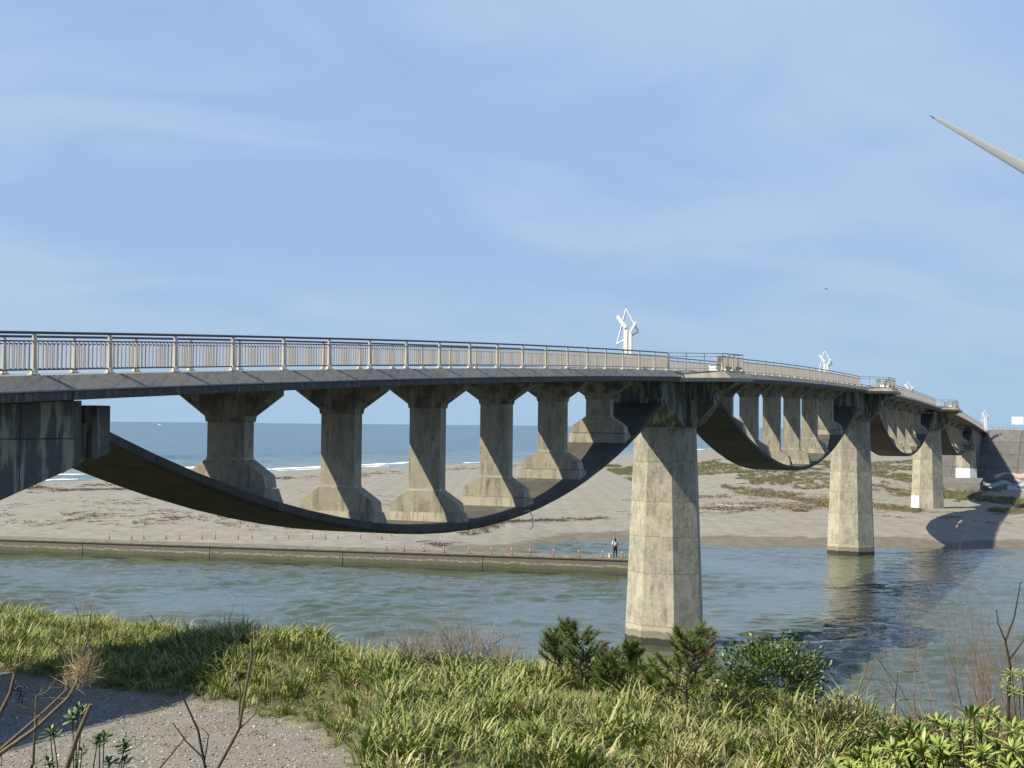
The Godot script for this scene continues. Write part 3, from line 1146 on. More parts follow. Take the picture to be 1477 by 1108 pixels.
func make_jetty():
	var o := base("jetty", Vector3.ZERO)
	tag(o, "long low concrete jetty wall with dark green tide marks along the river", "jetty")
	var u := 0.0
	var k := 0
	while u < 118.0:
		var e := u + 13.6
		var st := S()
		# river face and end, mapped so that the tide marks follow the water
		var lo := -1.2
		var hi := 1.36
		var a := [jetty_at(u + 0.03, 0.0, lo), jetty_at(e - 0.03, 0.0, lo), jetty_at(e - 0.03, 0.0, hi), jetty_at(u + 0.03, 0.0, hi)]
		var b := [jetty_at(u + 0.03, 3.2, lo), jetty_at(e - 0.03, 3.2, lo), jetty_at(e - 0.03, 3.2, hi), jetty_at(u + 0.03, 3.2, hi)]
		for f in [[a[0], a[1], a[2], a[3], u, e], [a[0], b[0], b[3], a[3], u, u + 3.2], [a[1], b[1], b[2], a[2], e, e + 3.2]]:
			var nn: Vector3 = (f[1] - f[0]).cross(f[3] - f[0]).normalized()
			if nn.dot((f[0] + f[2]) * 0.5 - (a[0] + b[2]) * 0.5) < 0.0: nn = -nn
			for p in [0, 1, 2, 0, 2, 3]:
				st.set_normal(nn)
				st.set_uv(Vector2((f[4] if p in [0, 3] else f[5]) / 41.0, 1.0 - (f[p].y + 0.1) / 1.48))
				st.add_vertex(f[p])
		put("caisson", st.commit(), M.jetty_face, o)
		st = S()
		loft(st, [[jetty_at(u + 0.02, -0.06, 1.362), jetty_at(e - 0.02, -0.06, 1.362), jetty_at(e - 0.02, 3.26, 1.362), jetty_at(u + 0.02, 3.26, 1.362)], [jetty_at(u + 0.02, -0.06, 1.46), jetty_at(e - 0.02, -0.06, 1.46), jetty_at(e - 0.02, 3.26, 1.46), jetty_at(u + 0.02, 3.26, 1.46)]])
		put("cap_slab", st.commit(), M.wet_cap, o)
		u = e
		k += 1

# ---------------------------------------------------------------- lamps and benches

func make_lamps_and_benches():
	var where := ["first river pier", "second river pier", "pier on the sand", ""]
	for k in 4:
		var s: float = [0.4, 67.4, 134.4, 208.5][k]
		var t: float = [-2.62, -2.72, -2.66, 2.45][k]
		var o := base("lamp_post", at_bridge(s, t, deck_y(s) - 0.3 if k < 3 else 12.9), -TURN)
		tag(o, "white forked lamp post with a tilted triangle frame above the bridge's " + where[k] if k < 3 else "white forked lamp post at the end of the bridge on the dike", "lamp post", "forked white lamp posts along the bridge")
		var st := S()
		loft(st, [square(Vector3(-0.14, 0, 0), 0.15), square(Vector3(-0.14, 3.1, 0), 0.13)])
		put("post", st.commit(), M.white, o)
		st = S()
		loft(st, [square(Vector3(0.15, 0, -0.02), 0.12), square(Vector3(0.15, 2.85, -0.02), 0.10)])
		put("post", st.commit(), M.white, o)
		st = S()
		bar(st, Vector3(-0.10, 3.10, 0.02), Vector3(-0.70, 3.86, 0.02), 0.24, 0.24)
		put("arm", st.commit(), M.white, o)
		st = S()
		bar(st, Vector3(0.15, 2.85, -0.02), Vector3(0.52, 3.42, -0.02), 0.16, 0.16)
		put("arm", st.commit(), M.white, o)
		var tri_ := [Vector3(-0.18, 4.32, -0.16), Vector3(0.63, 2.86, -0.16), Vector3(-0.78, 2.08, -0.16)]
		st = S()
		for e in 3: tube(st, [tri_[e], tri_[(e + 1) % 3]], [0.06, 0.06], 8)
		put("triangle_frame", st.commit(), M.white, o)
		st = S()
		if k < 3:
			box(st, Vector3(0.15, -0.12, 0), Vector3(0.95, 0.2, 0.5))
			put("bracket", st.commit(), M.fascia2, o)
		else:
			box(st, Vector3(0, 0.1, 0), Vector3(0.8, 0.24, 0.5))
			put("plinth", st.commit(), M.streaky, o)
	for p in 3:
		var c := 67.1 * p
		for k in 2:
			var s := c - 1.3 + 2.5 * k
			var o := base("bench", at_bridge(s, 3.55, deck_y(s)), -TURN)
			tag(o, "slatted bench with a backrest on the bridge lay-by over the " + where[p], "bench", "benches on the bridge lay-bys")
			for i in 4:
				var st := S()
				box(st, Vector3(-0.2 + 0.12 * i, 0.42, 0), Vector3(0.10, 0.04, 1.5))
				put("slat", st.commit(), M.bench, o)
			for i in 3:
				var st := S()
				box(st, Vector3(0.28 + 0.02 * i, 0.55 + 0.13 * i, 0), Vector3(0.035, 0.10, 1.5))
				put("slat", st.commit(), M.bench, o)
			for z in [-0.6, 0.6]:
				var st := S()
				box(st, Vector3(-0.02, 0.2, z), Vector3(0.42, 0.40, 0.14))
				put("leg", st.commit(), M.paint, o)
				st = S()
				bar(st, Vector3(0.26, 0.40, z), Vector3(0.34, 0.88, z), 0.05, 0.05)
				put("back_support", st.commit(), M.steel, o)

func square(c: Vector3, w: float) -> Array:
	return [c + Vector3(-w, 0, -w * 0.7), c + Vector3(w, 0, -w * 0.7), c + Vector3(w, 0, w * 0.7), c + Vector3(-w, 0, w * 0.7)]

# ---------------------------------------------------------------- things on the jetty and the sand

func make_jetty_things():
	var first := base("safety_cone", jetty_at(0.9, 1.0, 1.46))
	tag(first, "slim orange safety cone standing on the jetty wall", "cone", "orange cones along the jetty")
	var st := S()
	var rings := []
	for p in [[0.05, 0.10], [0.10, 0.075], [0.4, 0.05], [0.74, 0.03], [0.78, 0.02]]:
		var r := []
		for i in 10: r.append(Vector3(cos(TAU * i / 10) * p[1], p[0], sin(TAU * i / 10) * p[1]))
		rings.append(r)
	loft(st, rings)
	put("body", st.commit(), M.cone, first)
	st = S()
	box(st, Vector3(0, 0.025, 0), Vector3(0.26, 0.05, 0.26))
	put("foot", st.commit(), M.rubber, first)
	st = S()
	rings = []
	for p in [[0.52, 0.049], [0.60, 0.043]]:
		var r := []
		for i in 10: r.append(Vector3(cos(TAU * i / 10) * p[1], p[0], sin(TAU * i / 10) * p[1]))
		rings.append(r)
	loft(st, rings)
	put("white_band", st.commit(), M.paint, first)
	for k in range(1, 12):
		var o: Node3D = first.duplicate()
		o.name = numbered("safety_cone")
		add_child(o)
		o.position = jetty_at(0.9 + 2.06 * k + 0.25 * sin(k * 5.0), 1.0 + 0.2 * sin(k * 3.0), 1.46)
		o.rotation = Vector3(0.05 * sin(k * 2.0), k * 1.3, 0.06 * sin(k * 7.0))
	for x in [-19.2, -20.5, -17.9, -22.9, -24.3, -26.6, -28.0, -30.3, -31.6, -33.9, -35.2, -37.4, -38.6, -40.8, -15.6, -13.4]:
		var o: Node3D = first.duplicate()
		o.name = numbered("safety_cone")
		add_child(o)
		var z: float = 144.0 + (x + 19.2) * 0.12
		o.position = Vector3(x, beach_height(x, z) - 0.02, -z)
		o.rotation.z = 0.05 * sin(x * 3.0)
		tag(o, "slim orange safety cone standing on the open sand", "cone", "orange cones out on the sand")
	# bucket
	var b := base("bucket", jetty_at(2.05, 1.3, 1.46))
	tag(b, "pale bucket beside the standing angler on the jetty", "bucket")
	st = S()
	rings = []
	for p in [[0.0, 0.13], [0.02, 0.135], [0.34, 0.165], [0.36, 0.175], [0.36, 0.15], [0.05, 0.12]]:
		var r := []
		for i in 12: r.append(Vector3(cos(TAU * i / 12) * p[1], p[0], sin(TAU * i / 12) * p[1]))
		rings.append(r)
	loft(st, rings)
	put("pail", st.commit(), plain(Color(0.62, 0.58, 0.42), 0.5), b)
	st = S()
	var arc := []
	var rad := []
	for i in 9:
		arc.append(Vector3(0.17 * cos(PI * i / 8.0), 0.33 + 0.15 * sin(PI * i / 8.0), 0.02))
		rad.append(0.006)
	tube(st, arc, rad, 5)
	put("handle", st.commit(), M.steel, b)
	make_person()

# ---- a standing figure as one skin over a skeleton of tapering bones

func bone_distance(p: Vector3, b: Array) -> float:
	var a: Vector3 = b[0]
	var ab: Vector3 = b[1] - a
	var t := clampf((p - a).dot(ab) / ab.length_squared(), 0.0, 1.0)
	return (p - a - ab * t).length() - lerpf(b[2], b[3], t)

func skin(st: SurfaceTool, bones: Array, cell: float, blend: float):
	var lo := Vector3.ONE * 1e9
	var hi := -lo
	for b in bones:
		var r := Vector3.ONE * (maxf(b[2], b[3]) + cell * 2.0)
		lo = lo.min(b[0] - r).min(b[1] - r)
		hi = hi.max(b[0] + r).max(b[1] + r)
	var n := Vector3i(((hi - lo) / cell).ceil()) + Vector3i.ONE
	var f := PackedFloat32Array()
	f.resize(n.x * n.y * n.z)
	for z in n.z:
		for y in n.y:
			for x in n.x:
				var p := lo + Vector3(x, y, z) * cell
				var d := 1e9
				for b in bones:
					var e := bone_distance(p, b)
					if absf(e - d) < blend:
						var k := clampf(0.5 + 0.5 * (e - d) / blend, 0.0, 1.0)
						d = lerpf(e, d, k) - blend * k * (1.0 - k)
					else: d = minf(d, e)
				f[(z * n.y + y) * n.x + x] = d
	var at := {}
	var step := [1, n.x, n.x * n.y]
	for z in n.z - 1:
		for y in n.y - 1:
			for x in n.x - 1:
				var i := (z * n.y + y) * n.x + x
				var sum := Vector3.ZERO
				var c := 0
				for e in [[0, 0, 0, 0], [0, 1, 0, 0], [0, 0, 1, 0], [0, 1, 1, 0], [0, 0, 0, 1], [1, 0, 0, 1], [0, 0, 1, 1], [1, 0, 1, 1], [0, 0, 0, 2], [1, 0, 0, 2], [0, 1, 0, 2], [1, 1, 0, 2]]:
					var q := Vector3(e[0], e[1], e[2])
					if e[3] == 0: q = Vector3(0, e[1], e[2])
					var a := i + int(q.x) + int(q.y) * n.x + int(q.z) * n.x * n.y
					var b: int = a + step[e[3]]
					if (f[a] < 0.0) != (f[b] < 0.0):
						var t := f[a] / (f[a] - f[b])
						q[e[3]] += t
						sum += q
						c += 1
				if c: at[i] = lo + (Vector3(x, y, z) + sum / c) * cell
	for z in range(1, n.z - 1):
		for y in range(1, n.y - 1):
			for x in range(1, n.x - 1):
				var i := (z * n.y + y) * n.x + x
				for axis in 3:
					var j: int = i + step[axis]
					if (f[i] < 0.0) == (f[j] < 0.0): continue
					var u: int = step[(axis + 1) % 3]
					var v: int = step[(axis + 2) % 3]
					var out := Vector3.ZERO
					out[axis] = 1.0 if f[i] < 0.0 else -1.0
					if at.has(i) and at.has(i - u) and at.has(i - v) and at.has(i - u - v):
						quad(st, at[i], at[i - u], at[i - u - v], at[i - v], out)

func make_person():
	# seen from behind: feet apart, both hands forward on a rod
	var o := base("person", jetty_at(1.62, 1.55, 1.46), 0.12)
	tag(o, "person in dark clothes with a pale backpack standing on the jetty end", "person")
	var legs := [
		[Vector3(-0.11, 0.03, -0.06), Vector3(-0.12, 0.035, -0.17), 0.045, 0.038], [Vector3(0.12, 0.03, -0.05), Vector3(0.14, 0.035, -0.16), 0.045, 0.038],
		[Vector3(-0.11, 0.06, -0.02), Vector3(-0.11, 0.50, -0.03), 0.052, 0.068], [Vector3(-0.11, 0.50, -0.03), Vector3(-0.09, 0.90, 0.0), 0.072, 0.10],
		[Vector3(0.12, 0.06, -0.01), Vector3(0.12, 0.50, -0.02), 0.052, 0.068], [Vector3(0.12, 0.50, -0.02), Vector3(0.09, 0.90, 0.0), 0.072, 0.10],
		[Vector3(-0.07, 0.95, 0), Vector3(0.07, 0.95, 0), 0.13, 0.13],
		[Vector3(0, 0.98, 0), Vector3(0, 1.22, 0.0), 0.14, 0.155], [Vector3(0, 1.22, 0.0), Vector3(0, 1.40, 0.01), 0.155, 0.12], [Vector3(-0.15, 1.42, 0.01), Vector3(0.15, 1.42, 0.01), 0.075, 0.075],
		[Vector3(0, 1.42, 0.0), Vector3(0, 1.56, -0.015), 0.062, 0.058], [Vector3(0, 1.60, -0.02), Vector3(0, 1.66, -0.025), 0.085, 0.09],
		[Vector3(-0.20, 1.42, 0.0), Vector3(-0.27, 1.15, -0.02), 0.062, 0.05], [Vector3(-0.27, 1.15, -0.02), Vector3(-0.20, 1.08, -0.25), 0.046, 0.036],
		[Vector3(0.20, 1.42, 0.0), Vector3(0.27, 1.16, -0.02), 0.062, 0.05], [Vector3(0.27, 1.16, -0.02), Vector3(0.12, 1.12, -0.26), 0.046, 0.036]]
	var hands := []
	for side in [-1, 1]:
		var w := Vector3(-0.20, 1.08, -0.25) if side < 0 else Vector3(0.12, 1.12, -0.26)
		hands.append([w, w + Vector3(0.02 * -side, 0.0, -0.07), 0.03, 0.036])
		for k in 4: hands.append([w + Vector3(0.02 * -side, 0.03 - 0.02 * k, -0.07), w + Vector3(0.05 * -side, 0.03 - 0.02 * k, -0.10 - 0.006 * (1 if k in [1, 2] else 0)), 0.010, 0.008])
		hands.append([w + Vector3(0.0, 0.02, -0.05), w + Vector3(0.04 * -side, 0.05, -0.07), 0.011, 0.009])
	var st := S()
	skin(st, legs + hands, 0.026, 0.045)
	put("body", st.commit(), plain(Color(0.022, 0.022, 0.028), 0.85), o)
	# sleeves of a white shirt over both arms
	st = S()
	skin(st, [[Vector3(-0.19, 1.43, 0.005), Vector3(-0.265, 1.17, -0.015), 0.072, 0.062], [Vector3(0.19, 1.43, 0.005), Vector3(0.265, 1.18, -0.015), 0.072, 0.062], [Vector3(-0.16, 1.455, 0.01), Vector3(0.16, 1.455, 0.01), 0.058, 0.058]], 0.026, 0.04)
	put("shirt", st.commit(), plain(Color(0.62, 0.62, 0.63), 0.9), o)
	st = S()
	skin(st, [[Vector3(0, 1.655, 0.0), Vector3(0, 1.70, -0.02), 0.098, 0.085], [Vector3(0, 1.69, -0.09), Vector3(0, 1.68, -0.15), 0.05, 0.02]], 0.022, 0.03)
	put("cap", st.commit(), M.black, o)
	var bag := base("backpack", o.position + Basis(Vector3.UP, 0.12) * Vector3(0.0, 0, 0.19), 0.12)
	tag(bag, "small pale pink and orange backpack on the jetty angler's back", "backpack")
	st = S()
	var rings := []
	for p in [[1.05, 0.12, 0.05], [1.08, 0.145, 0.075], [1.24, 0.145, 0.08], [1.36, 0.12, 0.06], [1.40, 0.08, 0.03]]:
		var r := []
		for i in 12: r.append(Vector3(cos(TAU * i / 12) * p[1], p[0], sin(TAU * i / 12) * p[2]))
		rings.append(r)
	loft(st, rings)
	put("pack", st.commit(), plain(Color(0.60, 0.43, 0.33), 0.8), bag)
	st = S()
	box(st, Vector3(0, 1.14, 0.085), Vector3(0.17, 0.10, 0.04))
	put("pocket", st.commit(), plain(Color(0.42, 0.12, 0.07), 0.8), bag)
	var rod := base("fishing_rod", o.position)
	tag(rod, "long thin fishing rod held upright by the angler on the jetty", "rod")
	st = S()
	tube(st, [Vector3(-0.02, 0.85, -0.28), Vector3(0.02, 1.4, -0.42), Vector3(0.12, 3.6, -0.95)], [0.014, 0.011, 0.004], 6)
	put("blank", st.commit(), M.black, rod)
	st = S()
	tube(st, [Vector3(-0.02, 0.85, -0.28), Vector3(0.0, 1.18, -0.365)], [0.02, 0.02], 8)
	put("grip", st.commit(), M.rubber, rod)

# ---------------------------------------------------------------- far things

func make_far_things():
	# wind turbine: only one blade reaches into view
	var hub := Vector3(111.8, 53.6, -260.0)
	var wt := base("wind_turbine", Vector3(112.0, 2.0, -263.0))
	tag(wt, "large pale wind turbine blade slanting down out of the sky", "wind turbine")
	var st := S()
	var rings := []
	for p in [[0.0, 1.7], [20.0, 1.5], [50.2, 1.05]]:
		var r := []
		for i in 20: r.append(Vector3(cos(TAU * i / 20) * p[1], p[0], sin(TAU * i / 20) * p[1]))
		rings.append(r)
	loft(st, rings)
	put("tower", st.commit(), M.blade, wt)
	st = S()
	var c := hub - wt.position
	loft(st, [[c + Vector3(-1.2, -1.2, -7), c + Vector3(1.2, -1.2, -7), c + Vector3(1.0, 1.2, -7), c + Vector3(-1.0, 1.2, -7)], [c + Vector3(-1.5, -1.6, -1), c + Vector3(1.5, -1.6, -1), c + Vector3(1.4, 1.6, -1), c + Vector3(-1.4, 1.6, -1)]])
	put("nacelle", st.commit(), M.blade, wt)
	st = S()
	skin(st, [[c + Vector3(0, 0, -1.2), c + Vector3(0, 0, 0.9), 1.3, 0.7]], 0.3, 0.1)
	put("hub", st.commit(), M.blade, wt)
	for k in 3:
		var ang := deg_to_rad(150.5 + 120.0 * k)
		var d := Vector3(cos(ang), sin(ang), 0)
		var q := Vector3(-sin(ang), cos(ang), 0)
		st = S()
		rings = []
		for p in [[0.8, 0.9, 0.9, 0.0], [3.0, 1.0, 0.85, 0.0], [7.0, 1.65, 0.5, 0.5], [12.0, 1.45, 0.36, 0.42], [20.0, 1.05, 0.24, 0.3], [30.0, 0.62, 0.13, 0.18], [36.5, 0.34, 0.07, 0.09], [38.1, 0.10, 0.03, 0.0]]:
			var r := []
			for i in 14:
				var a := TAU * i / 14
				var w: Vector3 = Vector3(0, 0, 1) * sin(a) * p[2] + q * (cos(a) * p[1] - p[3])
				r.append(c + d * p[0] + w)
			rings.append(r)
		loft(st, rings)
		var bl := put("blade", st.commit(), M.blade, wt)
		st = S()
		tube(st, [c + d * 37.5, c + d * 38.5], [0.12, 0.05], 6)
		put("tip", st.commit(), M.black, bl)
	# boats out at sea
	var boat := base("fishing_boat", Vector3(-1270, 0, -5000))
	tag(boat, "small white fishing boat far out near the horizon", "boat")
	st = S()
	loft(st, [[Vector3(-7, -0.3, -1.5), Vector3(6, -0.3, -1.5), Vector3(6, -0.3, 1.5), Vector3(-7, -0.3, 1.5)], [Vector3(-8, 2.6, -2.2), Vector3(9, 3.2, -1.2), Vector3(9, 3.2, 1.2), Vector3(-8, 2.6, 2.2)]])
	put("hull", st.commit(), M.paint, boat)
	st = S()
	box(st, Vector3(-1, 4.2, 0), Vector3(6, 3.2, 3))
	put("cabin", st.commit(), M.paint, boat)
	var ship := base("cargo_ship", Vector3(-3370, 0, -18000))
	tag(ship, "faint grey ship with a mast on the horizon", "ship")
	st = S()
	loft(st, [[Vector3(-48, -1, -9), Vector3(50, -1, -9), Vector3(50, -1, 9), Vector3(-48, -1, 9)], [Vector3(-52, 14, -10), Vector3(58, 16, -6), Vector3(58, 16, 6), Vector3(-52, 14, 10)]])
	put("hull", st.commit(), plain(Color(0.26, 0.26, 0.27), 0.9), ship)
	st = S()
	box(st, Vector3(-8, 24, 0), Vector3(34, 22, 14))
	put("bridge_house", st.commit(), plain(Color(0.26, 0.26, 0.27), 0.9), ship)
	st = S()
	box(st, Vector3(2, 44, 0), Vector3(6, 24, 6))
	put("mast", st.commit(), plain(Color(0.26, 0.26, 0.27), 0.9), ship)
	var bird := base("bird", Vector3(68.0, 43.5, -300.0), 0.4)
	tag(bird, "tiny dark bird alone in the open sky", "bird")
	st = S()
	skin(st, [[Vector3(-0.2, 0, 0), Vector3(0.12, 0.02, 0), 0.05, 0.10], [Vector3(0.2, 0.04, 0), Vector3(0.26, 0.04, 0), 0.06, 0.03], [Vector3(-0.2, 0, 0), Vector3(-0.38, 0.0, 0), 0.04, 0.06], [Vector3(0, 0.05, 0.05), Vector3(0.05, 0.22, 0.4), 0.05, 0.045], [Vector3(0.05, 0.22, 0.4), Vector3(-0.1, 0.18, 0.75), 0.045, 0.02], [Vector3(0, 0.05, -0.05), Vector3(0.05, 0.22, -0.4), 0.05, 0.045], [Vector3(0.05, 0.22, -0.4), Vector3(-0.1, 0.18, -0.75), 0.045, 0.02]], 0.03, 0.03)
	put("body", st.commit(), M.black, bird)
	# surfers waist deep off the beach
	for k in 3:
		var x: float = [97.0, 101.5, 74.0][k]
		var z: float = [700.0, 705.0, 760.0][k]
		var o := base("person", Vector3(x, -0.25, -z), k * 1.1)
		tag(o, ["person in a black wetsuit standing in the shallow surf", "second person in a black wetsuit, bending in the surf", "person in a black wetsuit farther out in the surf"][k], "person", "surfers in the sea")
		st = S()
		skin(st, [[Vector3(-0.1, 0, 0), Vector3(-0.09, 0.9, 0), 0.06, 0.1], [Vector3(0.1, 0, 0.05), Vector3(0.09, 0.9, 0), 0.06, 0.1], [Vector3(0, 0.9, 0), Vector3(0.1 * k, 1.4, 0), 0.15, 0.17], [Vector3(0.1 * k, 1.45, 0), Vector3(0.14 * k, 1.66, 0), 0.06, 0.1], [Vector3(-0.2 + 0.1 * k, 1.42, 0), Vector3(-0.3, 0.95, 0.1), 0.06, 0.04], [Vector3(0.2 + 0.1 * k, 1.42, 0), Vector3(0.32, 0.95, 0.1), 0.06, 0.04]], 0.05, 0.06)
		put("body", st.commit(), M.black, o)
	make_driftwood()

func stick_mesh(sd: int, bent: float) -> Mesh:
	var r := RandomNumberGenerator.new()
	r.seed = sd
	var pts := []
	var rad := []
	for k in 6:
		pts.append(Vector3((k / 5.0 - 0.5), 0.04 + bent * 0.1 * r.randf(), bent * (r.randf() - 0.5) * 0.25))
		rad.append(0.022 * (1.0 - 0.12 * k) * r.randf_range(0.8, 1.2))
	var st := S()
	tube(st, pts, rad, 5)
	for k in 3:
		var f := r.randi_range(1, 4)
		var d := Vector3(r.randf_range(-0.4, 0.5), r.randf_range(0.1, 0.5), r.randf_range(-0.6, 0.6)).normalized() * r.randf_range(0.1, 0.28)
		tube(st, [pts[f], pts[f] + d], [0.012, 0.004], 4)
	return st.commit()

func make_driftwood():
	var lines := [
		[[Vector2(-110, 205), Vector2(-88, 236), Vector2(-78, 248), Vector2(-62, 284), Vector2(-45, 297), Vector2(-28, 335), Vector2(0, 395), Vector2(30, 470)], 5.0, 1500],
		[[Vector2(-100, 205), Vector2(-80, 228), Vector2(-66, 244)], 4.0, 420],
		[[Vector2(-8, 143), Vector2(-6, 148), Vector2(-3.5, 160), Vector2(-1.4, 170), Vector2(6, 178), Vector2(15, 185), Vector2(25, 184)], 1.3, 560],
		[[Vector2(20, 188), Vector2(30, 200), Vector2(38, 214), Vector2(48, 206), Vector2(60, 190)], 7.0, 1000],
		[[Vector2(24, 226), Vector2(36, 238), Vector2(48, 228), Vector2(58, 214)], 7.0, 800],
		[[Vector2(52, 186), Vector2(64, 190), Vector2(78, 200)], 2.0, 120],
		[[Vector2(-62, 165), Vector2(-40, 175), Vector2(-20, 160)], 14.0, 620], [[Vector2(-75, 190), Vector2(-40, 215), Vector2(-10, 200)], 16.0, 320]]
	var kinds := []
	for k in 4: kinds.append(stick_mesh(50 + k, 0.4 + 0.3 * k))
	var spots := [[], [], [], []]
	var cols := [[], [], [], []]
	var logs := 0
	for l in lines:
		var path: Array = l[0]
		for i in l[2]:
			var f := rng.randf() * (path.size() - 1)
			var a: Vector2 = path[int(f)]
			var b: Vector2 = path[mini(int(f) + 1, path.size() - 1)]
			var p: Vector2 = a.lerp(b, f - int(f)) + Vector2(rng.randfn(), rng.randfn()) * l[1] * 0.5
			if noise_a.get_noise_2d(p.x * 0.08 + 5.0, p.y * 0.08) < -0.12: continue
			var y := beach_height(p.x, p.y)
			if y < 0.15: continue
			var long := clampf(0.5 + rng.randf() * rng.randf() * 3.2, 0.5, 3.4)
			var thick := rng.randf_range(0.7, 1.5)
			var turn := rng.randf_range(-0.7, 0.7) + atan2(b.y - a.y, b.x - a.x)
			var k := rng.randi() % 4
			var c := Color(0.10, 0.065, 0.045).lerp(Color(0.23, 0.185, 0.145), rng.randf())
			if rng.randf() < 0.12: c = Color(0.34, 0.315, 0.27)
			spots[k].append(Transform3D(Basis(Vector3.UP, turn).scaled_local(Vector3(long, thick * 1.6, thick * long * 0.6)), Vector3(p.x, y - 0.02, -p.y)))
			cols[k].append(c)
	for k in 4:
		tag(many("driftwood", kinds[k], M.drift, spots[k], cols[k]), "brown driftwood litter strewn in lines across the sandy beach", "driftwood", "", "stuff")
	for p in [[-33.0, 300.0, 5.0, 0.3], [-42.0, 290.0, 6.0, -0.5], [-70.0, 252.0, 6.0, 0.2], [-84.0, 240.0, 7.0, 0.1], [26.0, 199.0, 4.5, 0.2], [33.0, 203.0, 5.5, -0.3], [44.0, 209.0, 5.0, 0.25], [40.0, 196.0, 4.0, 0.0], [52.0, 208.0, 4.5, -0.2], [-50.0, 176.0, 3.0, 0.6], [-22.0, 168.0, 3.2, 0.2], [62.0, 176.0, 3.4, 0.1]]:
		var y := beach_height(p[0], p[1])
		var o := put("driftwood_log", kinds[logs % 4], plain(Color(0.13, 0.10, 0.08).lerp(Color(0.40, 0.37, 0.32), fmod(logs * 0.37, 1.0)), 0.9))
		o.transform = Transform3D(Basis(Vector3.UP, p[3]).scaled_local(Vector3(p[2], p[2] * 0.9, p[2])), Vector3(p[0], y + 0.02, -p[1]))
		tag(o, "large weathered driftwood log with stub branches lying on the beach", "log", "driftwood logs on the beach")
		logs += 1
	# dune grass
	var st := S()
	var r := RandomNumberGenerator.new()
	r.seed = 4
	for i in 26:
		var a := r.randf() * TAU
		var lean := r.randf_range(0.1, 0.5)
		var h := r.randf_range(0.3, 0.75)
		var foot := Vector3(r.randf_range(-0.4, 0.4), 0, r.randf_range(-0.4, 0.4))
		var tip := foot + Vector3(cos(a) * lean, h, sin(a) * lean)
		var w := Vector3(-sin(a), 0, cos(a)) * 0.03
		tri(st, foot - w, foot + w, tip, Vector3(cos(a), 0.6, sin(a)))
	var tuft := st.commit()
	var gs := []
	var gc := []
	for i in 30000:
		var x := rng.randf_range(26, 120)
		var z := rng.randf_range(196, 420)
		var q := to_bridge(x, z)
		if q.x > 190.0 and q.y > -10.0: continue
		var k := noise_a.get_noise_2d(x * 0.05 + 20.0, z * 0.022)
		var lim := -0.08 if z > 235.0 else 0.2
		if q.x > 150.0 and q.y > 2.0: lim = 0.0
		if x < 40.0 and z < 270.0: continue
		if k < lim: continue
		var s := rng.randf_range(0.6, 1.3)
		gs.append(Transform3D(Basis(Vector3.UP, rng.randf() * TAU).scaled_local(Vector3(s, s * 0.8, s)), Vector3(x, beach_height(x, z) - 0.03, -z)))
		gc.append(Color(0.095, 0.098, 0.035).lerp(Color(0.145, 0.13, 0.055), rng.randf()))
	tag(many("dune_grass", tuft, M.veg, gs, gc), "patches of dune grass on the sand beyond the bridge", "grass", "", "stuff")

# ---------------------------------------------------------------- plants

# a twig that wanders and forks; ends are gathered for leaves
func grow(st: SurfaceTool, r: RandomNumberGenerator, p: Vector3, d: Vector3, length: float, rad: float, level: int, spread: float, forks: int, ends: Array, upward := 0.1):
	var pts := [p]
	var rads := [rad]
	var n := 4
	for k in n:
		d = (d + Vector3(r.randf_range(-1, 1), r.randf_range(-0.7, 1) + upward, r.randf_range(-1, 1)) * 0.22).normalized()
		p += d * length / n
		pts.append(p)
		rads.append(rad * lerpf(1.0, 0.5, (k + 1.0) / n))
	tube(st, pts, rads, 5 if rad > 0.006 else 4)
	if level <= 0:
		ends.append([p, d])
		return
	for k in forks:
		var i := r.randi_range(2, n)
		var nd: Vector3 = (d + Vector3(r.randf_range(-1, 1), r.randf_range(-0.4, 0.8) + upward, r.randf_range(-1, 1)) * spread).normalized()
		grow(st, r, pts[i], nd, length * r.randf_range(0.5, 0.8), rads[i] * 0.75, level - 1, spread, forks, ends, upward)

func leaf(length: float, width: float, curl: float, fold: float, c: Color, c2: Color) -> Mesh:
	var st := S()
	var rows := []
	for k in 6:
		var f := k / 5.0
		var w: float = width * [0.12, 0.42, 0.80, 1.0, 0.78, 0.10][k] * 0.5
		var y := length * (f - 0.18 * curl * f * f)
		var z := length * curl * f * f * 0.75
		rows.append([Vector3(-w, y, z + w * fold), Vector3(0, y, z), Vector3(w, y, z + w * fold)])
	for k in 5:
		for e in 2:
			st.set_color(c.lerp(c2, k / 5.0))
			quad(st, rows[k][e], rows[k][e + 1], rows[k + 1][e + 1], rows[k + 1][e], Vector3(0, 0.3, -1) if curl > 0 else Vector3(0, 0.3, 1))
	return st.commit()

func facing(d: Vector3, spin: float) -> Basis:
	var y := d.normalized()
	var x := y.cross(Vector3(0.13, 0.21, 0.97)).normalized()
	return Basis(x, y, x.cross(y)) * Basis(Vector3.UP, spin)

func add_mesh(st: SurfaceTool, m: Mesh, t: Transform3D):
	st.append_from(m, 0, t)

# whorls of leaves round a shoot tip
func rosette(r: RandomNumberGenerator, at: Vector3, d: Vector3, n: int, size: float, wide := 1.0) -> Array:
	var out := []
	for k in n:
		var b := facing(d, k * 2.39996 + r.randf() * 0.3)
		var open := lerpf(0.25, 1.25, pow((k + 0.5) / n, 0.8)) * wide + r.randf_range(-0.12, 0.12)
		b = b * Basis(Vector3.RIGHT, open)
		var s := size * r.randf_range(0.75, 1.15) * lerpf(0.65, 1.0, minf(1.0, (k + 1.0) / n * 1.6))
		out.append(Transform3D(b.scaled_local(Vector3.ONE * s), at - d * 0.03 * k / n))
	return out

func ground(x: float, z: float) -> Vector3:
	return Vector3(x, bank_height(x, z), -z)

